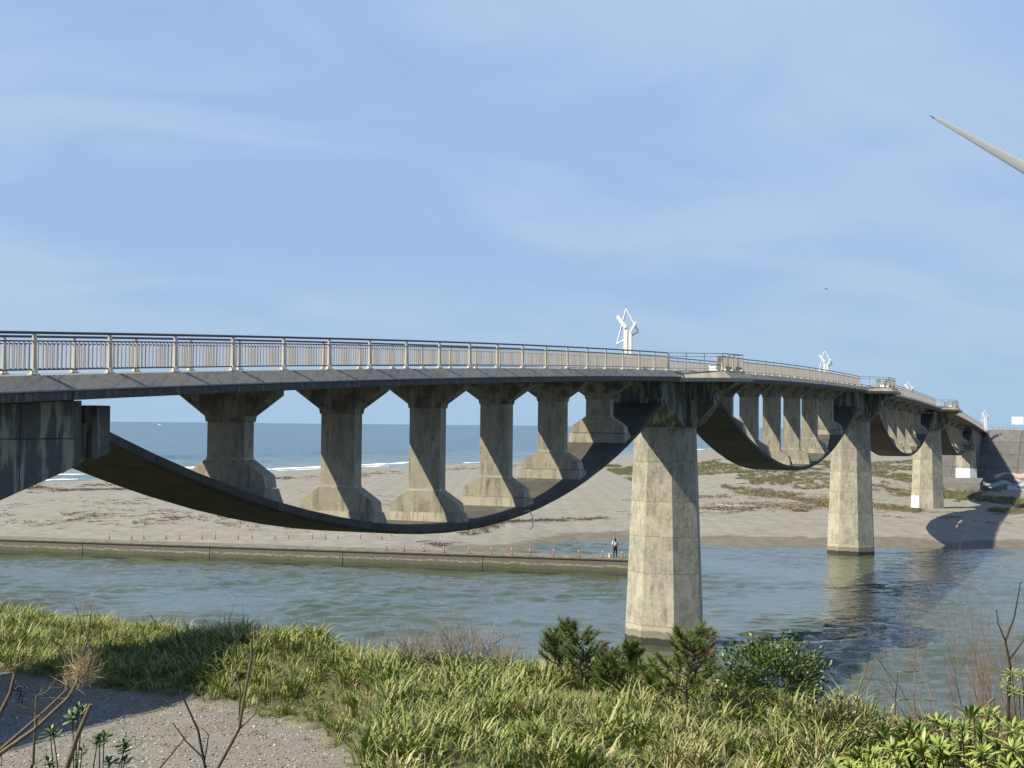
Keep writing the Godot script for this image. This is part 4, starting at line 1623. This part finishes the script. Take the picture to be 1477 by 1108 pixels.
func make_bank_plants():
	var r := RandomNumberGenerator.new()
	r.seed = 12
	# young pines
	var pines := [[1.35, 31.6, 1.25, "bushy young pine on the bank with tall straw grass before it"], [2.55, 32.2, 1.0, "low young pine between the two taller pines on the bank"], [3.35, 28.6, 1.55, "tallest young pine with bare lower trunk in the bank grass"], [0.9, 32.9, 1.0, "small dark young pine nearest the grey dead shrubs"], [3.9, 31.6, 1.2, "young pine with browned needles beside the round leafy shrub"], [2.95, 29.8, 1.0, "low spreading young pine close behind the tallest one"], [1.95, 30.3, 0.95, "low green young pine in front of the bushy one"]]
	for p in pines:
		var g := ground(p[0] * 0.853 + 0.25, p[1] * 0.853)
		var o := base("pine_sapling", g)
		tag(o, p[3], "pine tree", "young pines on the bank")
		var wood := S()
		var h: float = p[2] * 0.95
		var trunk := [Vector3(0, -0.1, 0)]
		var rad := [0.035]
		for k in 5:
			trunk.append(Vector3(r.randf_range(-0.05, 0.05) * k, h * (k + 1) / 5.0, r.randf_range(-0.05, 0.05) * k))
			rad.append(0.035 * (1.0 - 0.17 * (k + 1)))
		tube(wood, trunk, rad, 6)
		var tips := [[trunk[5], Vector3.UP]]
		for k in range(1, 6):
			for e in 9:
				var a := r.randf() * TAU
				var f := r.randf()
				var from: Vector3 = trunk[k - 1].lerp(trunk[k], f)
				if from.y < h * 0.22: continue
				var l := h * lerpf(0.66, 0.26, from.y / h) * r.randf_range(0.6, 1.1)
				var d := Vector3(cos(a), 0.45, sin(a)).normalized()
				var mid := from + d * l * 0.55
				var end := mid + (d + Vector3(0, 0.5, 0)).normalized() * l * 0.5
				tube(wood, [from, mid, end], [0.012, 0.009, 0.005], 4)
				tips.append([end, (end - mid).normalized()])
				tips.append([mid.lerp(end, 0.4), (d + Vector3(r.randf_range(-0.6, 0.6), 0.5, r.randf_range(-0.6, 0.6))).normalized()])
		put("trunk", wood.commit(), M.dark_wood, o)
		var needles := S()
		var brown: float = 0.25 if p[0] > 3.6 else 0.04
		for tip in tips:
			var old: bool = r.randf() < brown
			for k in 64:
				var d: Vector3 = (tip[1] * r.randf_range(0.15, 1.2) + Vector3(r.randf_range(-1, 1), r.randf_range(-0.7, 1), r.randf_range(-1, 1)) * 0.75).normalized()
				var foot: Vector3 = tip[0] - tip[1] * r.randf() * 0.14
				var l := r.randf_range(0.10, 0.17)
				var w: Vector3 = d.cross(Vector3(r.randf_range(-1, 1), r.randf_range(-1, 1), r.randf_range(-1, 1))).normalized() * 0.0055
				needles.set_color(Color(0.22, 0.14, 0.06) if old else Color(0.060, 0.098, 0.020).lerp(Color(0.125, 0.165, 0.034), r.randf()))
				tri(needles, foot - w, foot + w, foot + d * l, w.cross(d))
		put("crown", needles.commit(), M.veg, o)
	# rounded evergreen shrub
	r.seed = 41
	leafy_shrub(r, ground(4.9, 26.2), 0.9, 0.55, 0.9, "dense round dark green shrub at the water side of the bank", 5600, Color(0.042, 0.075, 0.016), Color(0.09, 0.13, 0.030))
	leafy_shrub(r, ground(1.8, 27.6), 0.48, 0.35, 0.48, "small glossy green shrub tucked between the young pines", 900, Color(0.05, 0.09, 0.02), Color(0.10, 0.14, 0.035))
	leafy_shrub(r, ground(4.1, 25.0), 0.52, 0.3, 0.3, "low yellow green shrub in the grass below the round shrub", 900, Color(0.075, 0.10, 0.025), Color(0.13, 0.15, 0.045))
	leafy_shrub(r, ground(5.4, 23.0), 0.7, 0.4, 0.35, "low olive shrub tangled with dead branches on the bank", 1200, Color(0.06, 0.07, 0.022), Color(0.115, 0.115, 0.045))
	leafy_shrub(r, ground(6.4, 21.8), 0.7, 0.36, 0.37, "low olive shrub beside the fallen dead sticks", 1200, Color(0.06, 0.075, 0.022), Color(0.115, 0.12, 0.045))
	# grey leafless shrubs
	var dead := [[-2.35, 34.5, 0.95, "grey leafless shrub beside the bare hollow in the grass"], [-1.75, 34.9, 0.8, "low grey leafless shrub between the two larger ones"], [-0.95, 34.4, 1.2, "tallest grey leafless shrub at the edge of the bank"], [-0.3, 34.2, 0.85, "grey leafless shrub with straw grass growing through it"]]
	for p in dead:
		var o := base("dead_shrub", ground(p[0] * 0.84, p[1] * 0.84))
		tag(o, p[3], "shrub", "grey leafless shrubs on the bank")
		var st := S()
		var ends := []
		for k in 17:
			var a := r.randf() * TAU
			grow(st, r, Vector3(cos(a) * 0.12, -0.05, sin(a) * 0.12), Vector3(cos(a) * 0.65, 0.9, sin(a) * 0.65).normalized(), p[2] * 0.56, 0.018, 3, 0.85, 3, ends)
		put("branches", st.commit(), M.tintgrey, o)
	# upright leafy weeds
	var shared: Array = []
	for v in 3:
		var st := S()
		tube(st, [Vector3(0, -0.05, 0), Vector3(0.03, 0.4, 0.02), Vector3(0.05, 0.8, 0.0)], [0.008, 0.006, 0.003], 4)
		var lf := S()
		for k in 46:
			var y := 0.12 + 0.68 * k / 46.0
			var a := k * 2.4 + v
			var d := Vector3(cos(a), 0.55, sin(a)).normalized()
			var l := 0.14 * (1.1 - y)
			var w := d.cross(Vector3.UP).normalized() * 0.014
			var foot := Vector3(0.05 * y, y, 0.01)
			lf.set_color(Color(0.08, 0.12, 0.03).lerp(Color(0.13, 0.16, 0.045), y))
			tri(lf, foot - w, foot + w, foot + d * l, Vector3.UP)
		shared.append([st.commit(), lf.commit()])
	for k in 26:
		var x: float = r.randf_range(3.3, 6.2)
		var z := r.randf_range(23.0, 26.6)
		if z > along(CREST, x) - 0.3: z = along(CREST, x) - 0.6
		var o := base("leafy_weed", ground(x, z), r.randf() * TAU)
		o.scale = Vector3.ONE * r.randf_range(0.6, 1.05)
		tag(o, "upright leafy green weed standing in the grass near the round shrub", "plant", "upright weeds on the bank")
		put("stem", shared[k % 3][0], M.dark_wood, o)
		put("leaves", shared[k % 3][1], M.veg, o)
	# broken dead sticks at the right of the bank
	var sticks := [[6.95, 28.4, 1.3, 0.12, 0.1], [6.6, 28.6, 0.8, 0.35, 0.05], [7.7, 27.6, 1.0, -0.12, 0.06], [7.2, 26.9, 1.1, 1.05, 0.03], [8.0, 25.9, 0.9, -0.3, 0.04], [6.0, 26.6, 1.0, -0.8, 0.02], [7.6, 25.2, 0.8, 0.5, 0.04]]
	for k in sticks.size():
		var p: Array = sticks[k]
		var o := base("dead_stick", ground(p[0] * 0.853, p[1] * 0.853))
		tag(o, ["tall thin dead stick standing upright with a fork", "short broken dead stick leaning by the tall forked one", "straight dead stump stick close to the water edge", "fallen dead branch lying across the bank grass", "short dead stick leaning over the low olive shrub", "dead branch lying low under the leafy weeds", "dead stick half buried in the grass"][k], "stick", "dead sticks on the bank")
		var st := S()
		var ends := []
		grow(st, r, Vector3(0, -0.05, 0), Vector3(p[3], 1.0 - absf(p[3]) * 0.7, p[4]).normalized(), p[2] * 0.85, 0.022, 1, 0.7, 2, ends)
		put("wood", st.commit(), M.wood, o)

func leafy_shrub(r: RandomNumberGenerator, at: Vector3, wide: float, tall: float, lift: float, label: String, count: int, c1: Color, c2: Color):
	var o := base("leafy_shrub", at)
	tag(o, label, "shrub", "evergreen shrubs on the bank")
	var wood := S()
	var ends := []
	for k in 7:
		var a := r.randf() * TAU
		grow(wood, r, Vector3(cos(a) * 0.1, -0.05, sin(a) * 0.1), Vector3(cos(a) * 0.8 * wide, lift + 0.1, sin(a) * 0.8 * wide).normalized(), (lift + wide) * 0.42, 0.022, 2, 0.8, 3, ends, 0.2)
	put("trunk", wood.commit(), M.dark_wood, o)
	var lv := S()
	var clumps := []
	for k in 44:
		var a := r.randf() * TAU
		var e := acos(r.randf_range(-0.35, 1.0))
		clumps.append(Vector3(sin(e) * cos(a) * wide, lift * 0.72 + cos(e) * tall, sin(e) * sin(a) * wide) * r.randf_range(0.72, 1.0))
	for k in count:
		var cl: Vector3 = clumps[k % clumps.size()]
		var p := cl + Vector3(r.randfn(), r.randfn() * 0.7, r.randfn()) * wide * 0.16
		if p.y < 0.05: p.y = 0.1
		var d := (Vector3(p.x, p.y - lift * 0.4, p.z).normalized() + Vector3(r.randf_range(-1, 1), r.randf_range(-0.3, 1), r.randf_range(-1, 1))).normalized()
		var w := d.cross(Vector3(r.randf_range(-1, 1), r.randf_range(-1, 1), r.randf_range(-1, 1))).normalized() * r.randf_range(0.016, 0.026)
		var l := r.randf_range(0.06, 0.11)
		lv.set_color(c1.lerp(c2, r.randf()))
		var nrm := w.cross(d)
		quad(lv, p, p + d * l * 0.5 + w, p + d * l, p + d * l * 0.5 - w, nrm)
	put("crown", lv.commit(), M.glossy_leaf, o)

func stem(st: SurfaceTool, pts: Array, r0: float, r1: float):
	var rad := []
	for k in pts.size(): rad.append(lerpf(r0, r1, float(k) / (pts.size() - 1)))
	tube(st, pts, rad, 7)

func make_foreground_plants():
	var r := RandomNumberGenerator.new()
	r.seed = 91
	var root := Vector3(-2.75, bank_height(-2.75, 7.0), -7.0)
	# dead pine: bent bare boughs with a last brush of brown needles
	var o := base("dead_pine", root)
	tag(o, "dead pine with bare bent boughs, a brush of brown needles and a cone", "pine tree")
	var st := S()
	stem(st, [root - root, Vector3(-2.70, 11.2, -7.0) - root, Vector3(-2.66, 11.5, -6.9) - root], 0.035, 0.022)
	put("trunk", st.commit(), M.wood, o)
	var boughs := [
		[[Vector3(-2.66, 11.5, -6.9), Vector3(-2.547, 11.688, -7.0), Vector3(-2.373, 11.814, -7.0), Vector3(-2.212, 11.968, -7.0), Vector3(-2.17, 12.047, -7.0), Vector3(-2.15, 12.163, -7.0), Vector3(-2.12, 12.252, -7.0), Vector3(-2.105, 12.387, -7.0)], 0.013, 0.003],
		[[Vector3(-2.66, 11.5, -6.9), Vector3(-2.584, 11.682, -7.1), Vector3(-2.376, 11.866, -7.1), Vector3(-2.245, 11.993, -7.1), Vector3(-2.252, 12.1, -7.1), Vector3(-2.286, 12.217, -7.1)], 0.010, 0.004],
		[[Vector3(-2.66, 11.5, -6.9), Vector3(-2.469, 11.871, -6.6), Vector3(-2.406, 11.969, -6.6), Vector3(-2.358, 12.069, -6.6), Vector3(-2.331, 12.195, -6.6)], 0.013, 0.009],
		[[Vector3(-2.66, 11.5, -6.9), Vector3(-2.49, 11.5, -7.3), Vector3(-2.483, 11.56, -7.3), Vector3(-2.471, 11.915, -7.3)], 0.010, 0.006],
		[[Vector3(-2.17, 12.047, -7.0), Vector3(-2.10, 12.11, -6.95), Vector3(-2.075, 12.19, -6.93)], 0.006, 0.003],
		[[Vector3(-2.15, 12.1, -7.0), Vector3(-2.18, 12.2, -7.05), Vector3(-2.17, 12.32, -7.06)], 0.006, 0.003]]
	for b in boughs:
		var q := S()
		var pts := []
		for p in b[0]: pts.append(p - root)
		stem(q, pts, b[1], b[2])
		put("bough", q.commit(), M.wood, o)
	var twigs := S()
	var ends := []
	for b in boughs:
		for k in range(1, b[0].size()):
			for e in 2:
				var p: Vector3 = b[0][k] - root
				grow(twigs, r, p, Vector3(r.randf_range(-1, 1), r.randf_range(-0.3, 0.8), r.randf_range(-1, 1)).normalized(), r.randf_range(0.05, 0.12), 0.0032, 1, 0.9, 2, ends)
	tag(put("twigs", twigs.commit(), M.wood, o), "", "", "", "stuff")
	var nd := S()
	for tip in [Vector3(-2.15, 12.06, -7.0), Vector3(-2.17, 12.10, -7.03), Vector3(-2.13, 12.12, -6.97), Vector3(-2.10, 12.09, -6.96), Vector3(-2.245, 12.03, -7.1)]:
		for k in 90:
			var d := Vector3(r.randf_range(-0.7, 0.8), r.randf_range(-0.1, 1.0), r.randf_range(-0.7, 0.7)).normalized()
			var foot: Vector3 = tip - root + Vector3(r.randf_range(-0.03, 0.03), r.randf_range(-0.05, 0.05), r.randf_range(-0.03, 0.03))
			var w := d.cross(Vector3(r.randf_range(-1, 1), r.randf_range(-1, 1), r.randf_range(-1, 1))).normalized() * 0.0011
			nd.set_color(Color(0.30, 0.20, 0.11).lerp(Color(0.40, 0.32, 0.22), r.randf()))
			tri(nd, foot - w, foot + w, foot + d * r.randf_range(0.08, 0.15), w.cross(d))
	tag(put("needles", nd.commit(), M.veg, o), "brush of dry brown needles", "", "", "stuff")
	# cone: overlapping scales round a spindle
	var cone := S()
	for k in 60:
		var f := k / 60.0
		var a := k * 2.39996
		var rr := 0.024 * sin(PI * (0.15 + 0.8 * f))
		var p := Vector3(cos(a) * rr, -0.075 * f, sin(a) * rr)
		var out := Vector3(cos(a), 0.5, sin(a)).normalized()
		var side := out.cross(Vector3.UP).normalized() * 0.006
		quad(cone, p - side, p + side, p + side * 0.6 + out * 0.013, p - side * 0.6 + out * 0.013, Vector3.UP)
	var cn := put("pine_cone", cone.commit(), M.dark_wood, o)
	cn.position = Vector3(-2.32, 12.09, -6.58) - root
	cn.rotation.z = 0.5
	# broken stick
	var sr := Vector3(-2.30, bank_height(-2.3, 6.8), -6.8)
	var sk := base("broken_stick", sr)
	tag(sk, "thick grey broken stick with a cut end among the bare boughs", "stick")
	st = S()
	stem(st, [Vector3.ZERO, Vector3(-2.184, 11.561, -6.8) - sr, Vector3(-2.148, 11.67, -6.8) - sr, Vector3(-2.103, 11.816, -6.8) - sr, Vector3(-2.037, 11.978, -6.8) - sr], 0.017, 0.0105)
	put("wood", st.commit(), M.wood, sk)
	# two bare saplings
	var er := Vector3(-1.75, bank_height(-1.75, 7.5), -7.5)
	var e_ := base("bare_sapling", er)
	tag(e_, "pale bare sapling with a three way fork at its tip over the gravel", "sapling", "bare saplings in the foreground")
	var paths := [
		[[er, Vector3(-1.646, 11.365, -7.5), Vector3(-1.559, 11.504, -7.5), Vector3(-1.448, 11.714, -7.5), Vector3(-1.431, 11.829, -7.5), Vector3(-1.387, 12.096, -7.5), Vector3(-1.389, 12.193, -7.5)], 0.013, 0.006],
		[[Vector3(-1.448, 11.714, -7.5), Vector3(-1.447, 11.925, -7.5), Vector3(-1.503, 12.162, -7.5)], 0.006, 0.003],
		[[Vector3(-1.44, 11.719, -7.5), Vector3(-1.363, 11.793, -7.5), Vector3(-1.342, 11.887, -7.5)], 0.005, 0.003],
		[[Vector3(-1.39, 12.089, -7.5), Vector3(-1.43, 12.13, -7.5), Vector3(-1.447, 12.181, -7.5)], 0.005, 0.003],
		[[Vector3(-1.39, 12.089, -7.5), Vector3(-1.357, 12.145, -7.5), Vector3(-1.351, 12.256, -7.5)], 0.005, 0.003]]
	for p in paths:
		var q := S()
		var pts := []
		for v in p[0]: pts.append(v - er)
		stem(q, pts, p[1], p[2])
		put("branch", q.commit(), M.wood, e_)
	var fr := Vector3(-1.62, bank_height(-1.62, 7.4), -7.4)
	var f_ := base("bare_sapling", fr)
	tag(f_, "dark crooked bare sapling leaning to one side over the gravel", "sapling", "bare saplings in the foreground")
	paths = [
		[[fr, Vector3(-1.588, 11.41, -7.4), Vector3(-1.605, 11.528, -7.4), Vector3(-1.646, 11.725, -7.4), Vector3(-1.744, 11.93, -7.4)], 0.011, 0.0045],
		[[Vector3(-1.6, 11.53, -7.4), Vector3(-1.625, 11.588, -7.4), Vector3(-1.711, 11.668, -7.4), Vector3(-1.779, 11.762, -7.4)], 0.006, 0.003],
		[[Vector3(-1.62, 11.15, -7.4), Vector3(-1.901, 11.444, -7.4), Vector3(-1.842, 11.528, -7.4), Vector3(-1.703, 11.697, -7.4)], 0.006, 0.003],
		[[Vector3(-1.61, 11.56, -7.4), Vector3(-1.589, 11.702, -7.4), Vector3(-1.627, 11.738, -7.4)], 0.004, 0.002]]
	for p in paths:
		var q := S()
		var pts := []
		for v in p[0]: pts.append(v - fr)
		stem(q, pts, p[1], p[2])
		put("branch", q.commit(), M.dark_wood, f_)
	# shoots with leaf whorls, lower left
	var gr := Vector3(-2.2, bank_height(-2.2, 7.3), -7.3)
	var g_ := base("leafy_shoots", gr)
	tag(g_, "thin shoots topped with dark green leaf whorls below the broken stick", "shrub")
	var kinds := [leaf(0.06, 0.026, 0.35, 0.3, Color(0.035, 0.07, 0.02), Color(0.07, 0.12, 0.03)), leaf(0.055, 0.024, 0.5, 0.3, Color(0.05, 0.085, 0.02), Color(0.10, 0.15, 0.04))]
	var heads := [Vector3(-2.224, 11.872, -7.2), Vector3(-2.205, 11.85, -7.22), Vector3(-2.25, 11.84, -7.2), Vector3(-2.365, 11.762, -7.2), Vector3(-2.34, 11.745, -7.18), Vector3(-2.107, 11.727, -7.2), Vector3(-2.085, 11.74, -7.2), Vector3(-2.12, 11.70, -7.2), Vector3(-1.982, 11.702, -7.2), Vector3(-1.975, 11.675, -7.2), Vector3(-2.199, 11.655, -7.2), Vector3(-2.058, 11.60, -7.2), Vector3(-1.976, 11.611, -7.2), Vector3(-2.369, 11.597, -7.2), Vector3(-2.42, 11.58, -7.1)]
	for h in heads:
		var q := S()
		var p: Vector3 = h - gr
		stem(q, [Vector3(r.randf_range(-0.1, 0.1), 0, r.randf_range(-0.1, 0.1)), p * 0.6 + Vector3(r.randf_range(-0.05, 0.05), 0.1, 0), p], 0.006, 0.0025)
		put("shoot", q.commit(), M.dark_wood, g_)
		for t in rosette(r, p, Vector3(r.randf_range(-0.3, 0.3), 1, r.randf_range(-0.2, 0.3)).normalized(), 11, 1.0):
			put("leaf", kinds[r.randi() % 2], M.glossy_leaf, g_).transform = t
	# big-leaved evergreen bush, lower right
	var br := Vector3(3.0, bank_height(3.0, 9.0), -9.0)
	var b_ := base("evergreen_bush", br)
	tag(b_, "large glossy evergreen bush with whorls of long yellow green leaves", "bush")
	var shapes := []
	for k in 4: shapes.append(leaf([0.115, 0.13, 0.10, 0.12][k], [0.026, 0.029, 0.027, 0.024][k], [0.3, 0.55, 0.2, 0.75][k], 0.35, [Color(0.10, 0.15, 0.02), Color(0.14, 0.19, 0.026), Color(0.075, 0.12, 0.016), Color(0.17, 0.21, 0.03)][k], [Color(0.15, 0.20, 0.028), Color(0.20, 0.24, 0.04), Color(0.11, 0.155, 0.022), Color(0.24, 0.26, 0.045)][k]))
	var tops := [Vector3(2.794, 11.52, -8.6), Vector3(2.914, 11.50, -8.6), Vector3(2.653, 11.41, -8.6), Vector3(2.517, 11.40, -8.5), Vector3(2.376, 11.34, -8.5), Vector3(2.846, 11.42, -8.4), Vector3(2.974, 11.33, -8.3), Vector3(2.103, 11.27, -8.6), Vector3(2.022, 11.25, -8.7), Vector3(2.24, 11.26, -8.5), Vector3(3.068, 11.42, -8.5), Vector3(3.16, 11.47, -9.0)]
	for k in 330:
		var a := r.randf() * TAU
		var e := acos(r.randf_range(-0.1, 1.0))
		var in_ := 1.0 if k < 190 else r.randf_range(0.6, 0.97)
		tops.append(Vector3(3.15 + 1.15 * in_ * sin(e) * cos(a), 10.55 + 0.92 * in_ * cos(e) * r.randf_range(0.9, 1.05), -9.1 + 0.95 * in_ * sin(e) * sin(a)))
	var wood := S()
	var rest := S()
	var single := 0
	for k in tops.size():
		var p: Vector3 = tops[k] - br
		var d := (Vector3(p.x * 0.6, 1.2, (p.z) * 0.5)).normalized()
		stem(wood, [Vector3(p.x * 0.1, 0, p.z * 0.1), p * 0.62 + Vector3(0, 0.05, 0), p], 0.014, 0.004)
		for t in rosette(r, p, (d + Vector3(r.randf_range(-0.3, 0.3), 0, r.randf_range(-0.3, 0.3))).normalized(), r.randi_range(10, 19), r.randf_range(0.7, 1.2), r.randf_range(0.5, 0.95)):
			var sh: Mesh = shapes[r.randi() % 4]
			if single < 300:
				put("leaf", sh, M.glossy_leaf, b_).transform = t
				single += 1
			else: add_mesh(rest, sh, t)
	put("stems", wood.commit(), M.dark_wood, b_)
	tag(put("foliage", rest.commit(), M.glossy_leaf, b_), "", "", "", "stuff")
	# twiggy dry shrub at the right
	var dr := Vector3(4.0, bank_height(4.0, 11.0), -11.0)
	var d_ := base("dry_shrub", dr)
	tag(d_, "dry reddish brown twiggy shrub rising behind the evergreen bush", "shrub")
	st = S()
	ends = []
	for k in 34:
		var x := r.randf_range(-0.38, 0.3)
		grow(st, r, Vector3(x, 0, r.randf_range(-0.3, 0.3)), Vector3(r.randf_range(-0.2, 0.25), 1.0, r.randf_range(-0.2, 0.2)).normalized(), r.randf_range(0.9, 1.35), 0.010, 3, 0.42, 3, ends, 0.35)
	tag(put("twigs", st.commit(), M.redtwig, d_), "", "", "", "stuff")
	for p in [[[Vector3(3.72, 9.9, -10.5), Vector3(3.761, 11.325, -10.5), Vector3(3.772, 11.585, -10.5), Vector3(3.736, 11.766, -10.5), Vector3(3.804, 11.949, -10.5), Vector3(3.851, 12.21, -10.5)], 0.014, 0.004], [[Vector3(3.736, 11.766, -10.5), Vector3(3.683, 11.896, -10.5), Vector3(3.668, 12.0, -10.5)], 0.006, 0.003], [[Vector3(3.772, 11.637, -10.5), Vector3(3.85, 11.741, -10.5), Vector3(3.945, 11.872, -10.5)], 0.008, 0.004]]:
		var q := S()
		var pts := []
		for v in p[0]: pts.append(v - dr)
		stem(q, pts, p[1], p[2])
		put("bough", q.commit(), M.dark_wood, d_)
	var lr := Vector3(3.75, bank_height(3.75, 10.0), -10.0)
	var l_ := base("leafy_shoots", lr)
	tag(l_, "shoots with bright yellow green leaf whorls in front of the dry shrub", "shrub")
	for h in [Vector3(3.607, 11.62, -10.0), Vector3(3.567, 11.545, -10.0), Vector3(3.682, 11.611, -10.0), Vector3(3.657, 11.472, -10.0), Vector3(3.60, 11.50, -9.95)]:
		var q := S()
		stem(q, [Vector3.ZERO, (h - lr) * 0.6, h - lr], 0.008, 0.003)
		put("shoot", q.commit(), M.dark_wood, l_)
		for t in rosette(r, h - lr, Vector3(r.randf_range(-0.3, 0.3), 1, 0.2).normalized(), 13, 0.6):
			put("leaf", shapes[1 + 2 * (r.randi() % 2)], M.glossy_leaf, l_).transform = t
	var ar := Vector3(3.15, bank_height(3.15, 9.9), -9.9)
	var a_ := base("broken_stick", ar)
	tag(a_, "straight brown broken stick sticking out above the evergreen bush", "stick")
	st = S()
	stem(st, [Vector3.ZERO, Vector3(3.282, 11.352, -9.8) - ar, Vector3(3.413, 11.479, -9.8) - ar], 0.012, 0.009)
	put("wood", st.commit(), M.wood, a_)

func grass_tuft(sd: int, n: int, tall: float, width: float, droop: float, spread: float) -> Mesh:
	var r := RandomNumberGenerator.new()
	r.seed = sd
	var st := S()
	for k in n:
		var a := r.randf() * TAU
		var out := Vector3(cos(a), 0, sin(a))
		var side := Vector3(-sin(a), 0, cos(a))
		var h := tall * r.randf_range(0.5, 1.1)
		var lean := r.randf_range(0.15, 1.0) * droop
		var foot := out * r.randf() * spread + side * r.randf_range(-0.06, 0.06)
		var w := width * r.randf_range(0.6, 1.2)
		var p := []
		for f in [0.0, 0.4, 0.72, 1.0]:
			p.append(foot + out * h * lean * f * f + Vector3(0, h * (f - 0.42 * lean * f * f * f), 0))
		var nrm := Vector3(-out.x * 0.5, 1, -out.z * 0.5)
		quad(st, p[0] - side * w * 0.4, p[0] + side * w * 0.4, p[1] + side * w * 0.5, p[1] - side * w * 0.5, nrm)
		quad(st, p[1] - side * w * 0.5, p[1] + side * w * 0.5, p[2] + side * w * 0.4, p[2] - side * w * 0.4, nrm)
		tri(st, p[2] - side * w * 0.4, p[2] + side * w * 0.4, p[3], nrm)
	return st.commit()

func make_grass():
	var r := RandomNumberGenerator.new()
	r.seed = 77
	var kinds := [grass_tuft(1, 16, 0.55, 0.030, 1.0, 0.14), grass_tuft(2, 14, 0.66, 0.036, 1.15, 0.16), grass_tuft(3, 18, 0.42, 0.024, 0.9, 0.16), grass_tuft(4, 12, 0.75, 0.026, 0.8, 0.12), grass_tuft(5, 20, 0.22, 0.012, 0.9, 0.15), grass_tuft(6, 6, 1.0, 0.011, 0.25, 0.12)]
	var spots := [[], [], [], [], [], []]
	var cols := [[], [], [], [], [], []]
	for i in 34000:
		var x := r.randf_range(-24.0, 15.0)
		var z := r.randf_range(17.5, 47.0)
		var crest := along(CREST, x)
		if z > crest + 3.0 or absf(x) > z * 0.42 + 1.5: continue
		var g := on_gravel(x, z)
		var hollow := Vector2(x + 3.75, (z - 29.6) * 0.7).length()
		if hollow < 0.22: continue
		var k := r.randi() % 4
		var size := r.randf_range(0.7, 1.2)
		if g > 0.0:
			if r.randf() < 0.82 + g * 0.15 or noise_a.get_noise_2d(x * 0.7, z * 0.7 + 4.0) < 0.0: continue
			k = 4
			size *= 0.8
		else:
			size *= lerpf(0.6, 1.0, clampf(-g / 1.0, 0.0, 1.0))
		if x < -5.0 and k == 1: k = 2
		var mix := 0.5 + 0.9 * noise_a.get_noise_2d(x * 0.30 + 2.0, z * 0.30)
		var fresh := Color(0.078, 0.130, 0.014).lerp(Color(0.175, 0.215, 0.030), r.randf())
		var dry := Color(0.22, 0.20, 0.08).lerp(Color(0.34, 0.29, 0.155), r.randf())
		var straw: float = (0.09 if x < -4.0 else lerpf(0.14, 0.36, clampf((x + 4.0) / 9.0, 0.0, 1.0))) * (0.35 + 1.2 * mix)
		var c := fresh.lerp(dry, r.randf() * 0.35)
		c *= r.randf_range(0.75, 1.2)
		if r.randf() < 0.03: k = 5
		if k == 5 or r.randf() < straw: c = dry.lerp(fresh, r.randf() * 0.35)
		if g > 0.0: c = Color(0.21, 0.185, 0.085).lerp(Color(0.12, 0.13, 0.045), r.randf() * 0.6)
		var tilt := Basis(Vector3.RIGHT, r.randf_range(-0.2, 0.2)) * Basis(Vector3.UP, r.randf() * TAU)
		size *= 0.8 + 0.5 * noise_a.get_noise_2d(x * 0.5 + 30.0, z * 0.5)
		spots[k].append(Transform3D(tilt.scaled_local(Vector3.ONE * size), Vector3(x, bank_height(x, z) - 0.02, -z)))
		cols[k].append(c)
	for k in 6:
		tag(many("bank_grass", kinds[k], M.veg, spots[k], cols[k]), ["mid green grass covering the river bank", "broad leaved tall grass on the river bank", "short fresh grass on the river bank", "tall upright grass stalks on the river bank", "thin dry turf creeping onto the gravel yard", "dry pale stalks standing above the green bank grass"][k], "grass", "", "stuff")
	# loose stones of the yard
	var st := S()
	var a := []
	var b := []
	var top := []
	for i in 6:
		var q := TAU * i / 6
		a.append(Vector3(cos(q) * 0.8, -0.3, sin(q) * 0.7))
		b.append(Vector3(cos(q + 0.2), 0.15, sin(q + 0.2) * 0.8))
		top.append(Vector3(cos(q) * 0.5, 0.5, sin(q) * 0.45))
	loft(st, [a, b, top])
	var stone := st.commit()
	var ss := []
	var sc := []
	for i in 26000:
		var x := r.randf_range(-14.0, -2.0)
		var z := r.randf_range(24.0, 35.0)
		if on_gravel(x, z) < 0.1: continue
		var s := 0.012 + 0.022 * pow(r.randf(), 3.0)
		ss.append(Transform3D(Basis(Vector3(r.randf(), r.randf(), r.randf()).normalized(), r.randf() * TAU).scaled_local(Vector3(s, s * 0.7, s)), Vector3(x, bank_height(x, z) + s * 0.15, -z)))
		var v := r.randf_range(0.12, 0.30)
		if r.randf() < 0.03: v = 0.5
		sc.append(Color(v, v * 0.96, v * 0.9))
	tag(many("gravel", stone, M.tint, ss, sc), "loose grey gravel stones on the open yard below the bank", "gravel", "", "stuff")
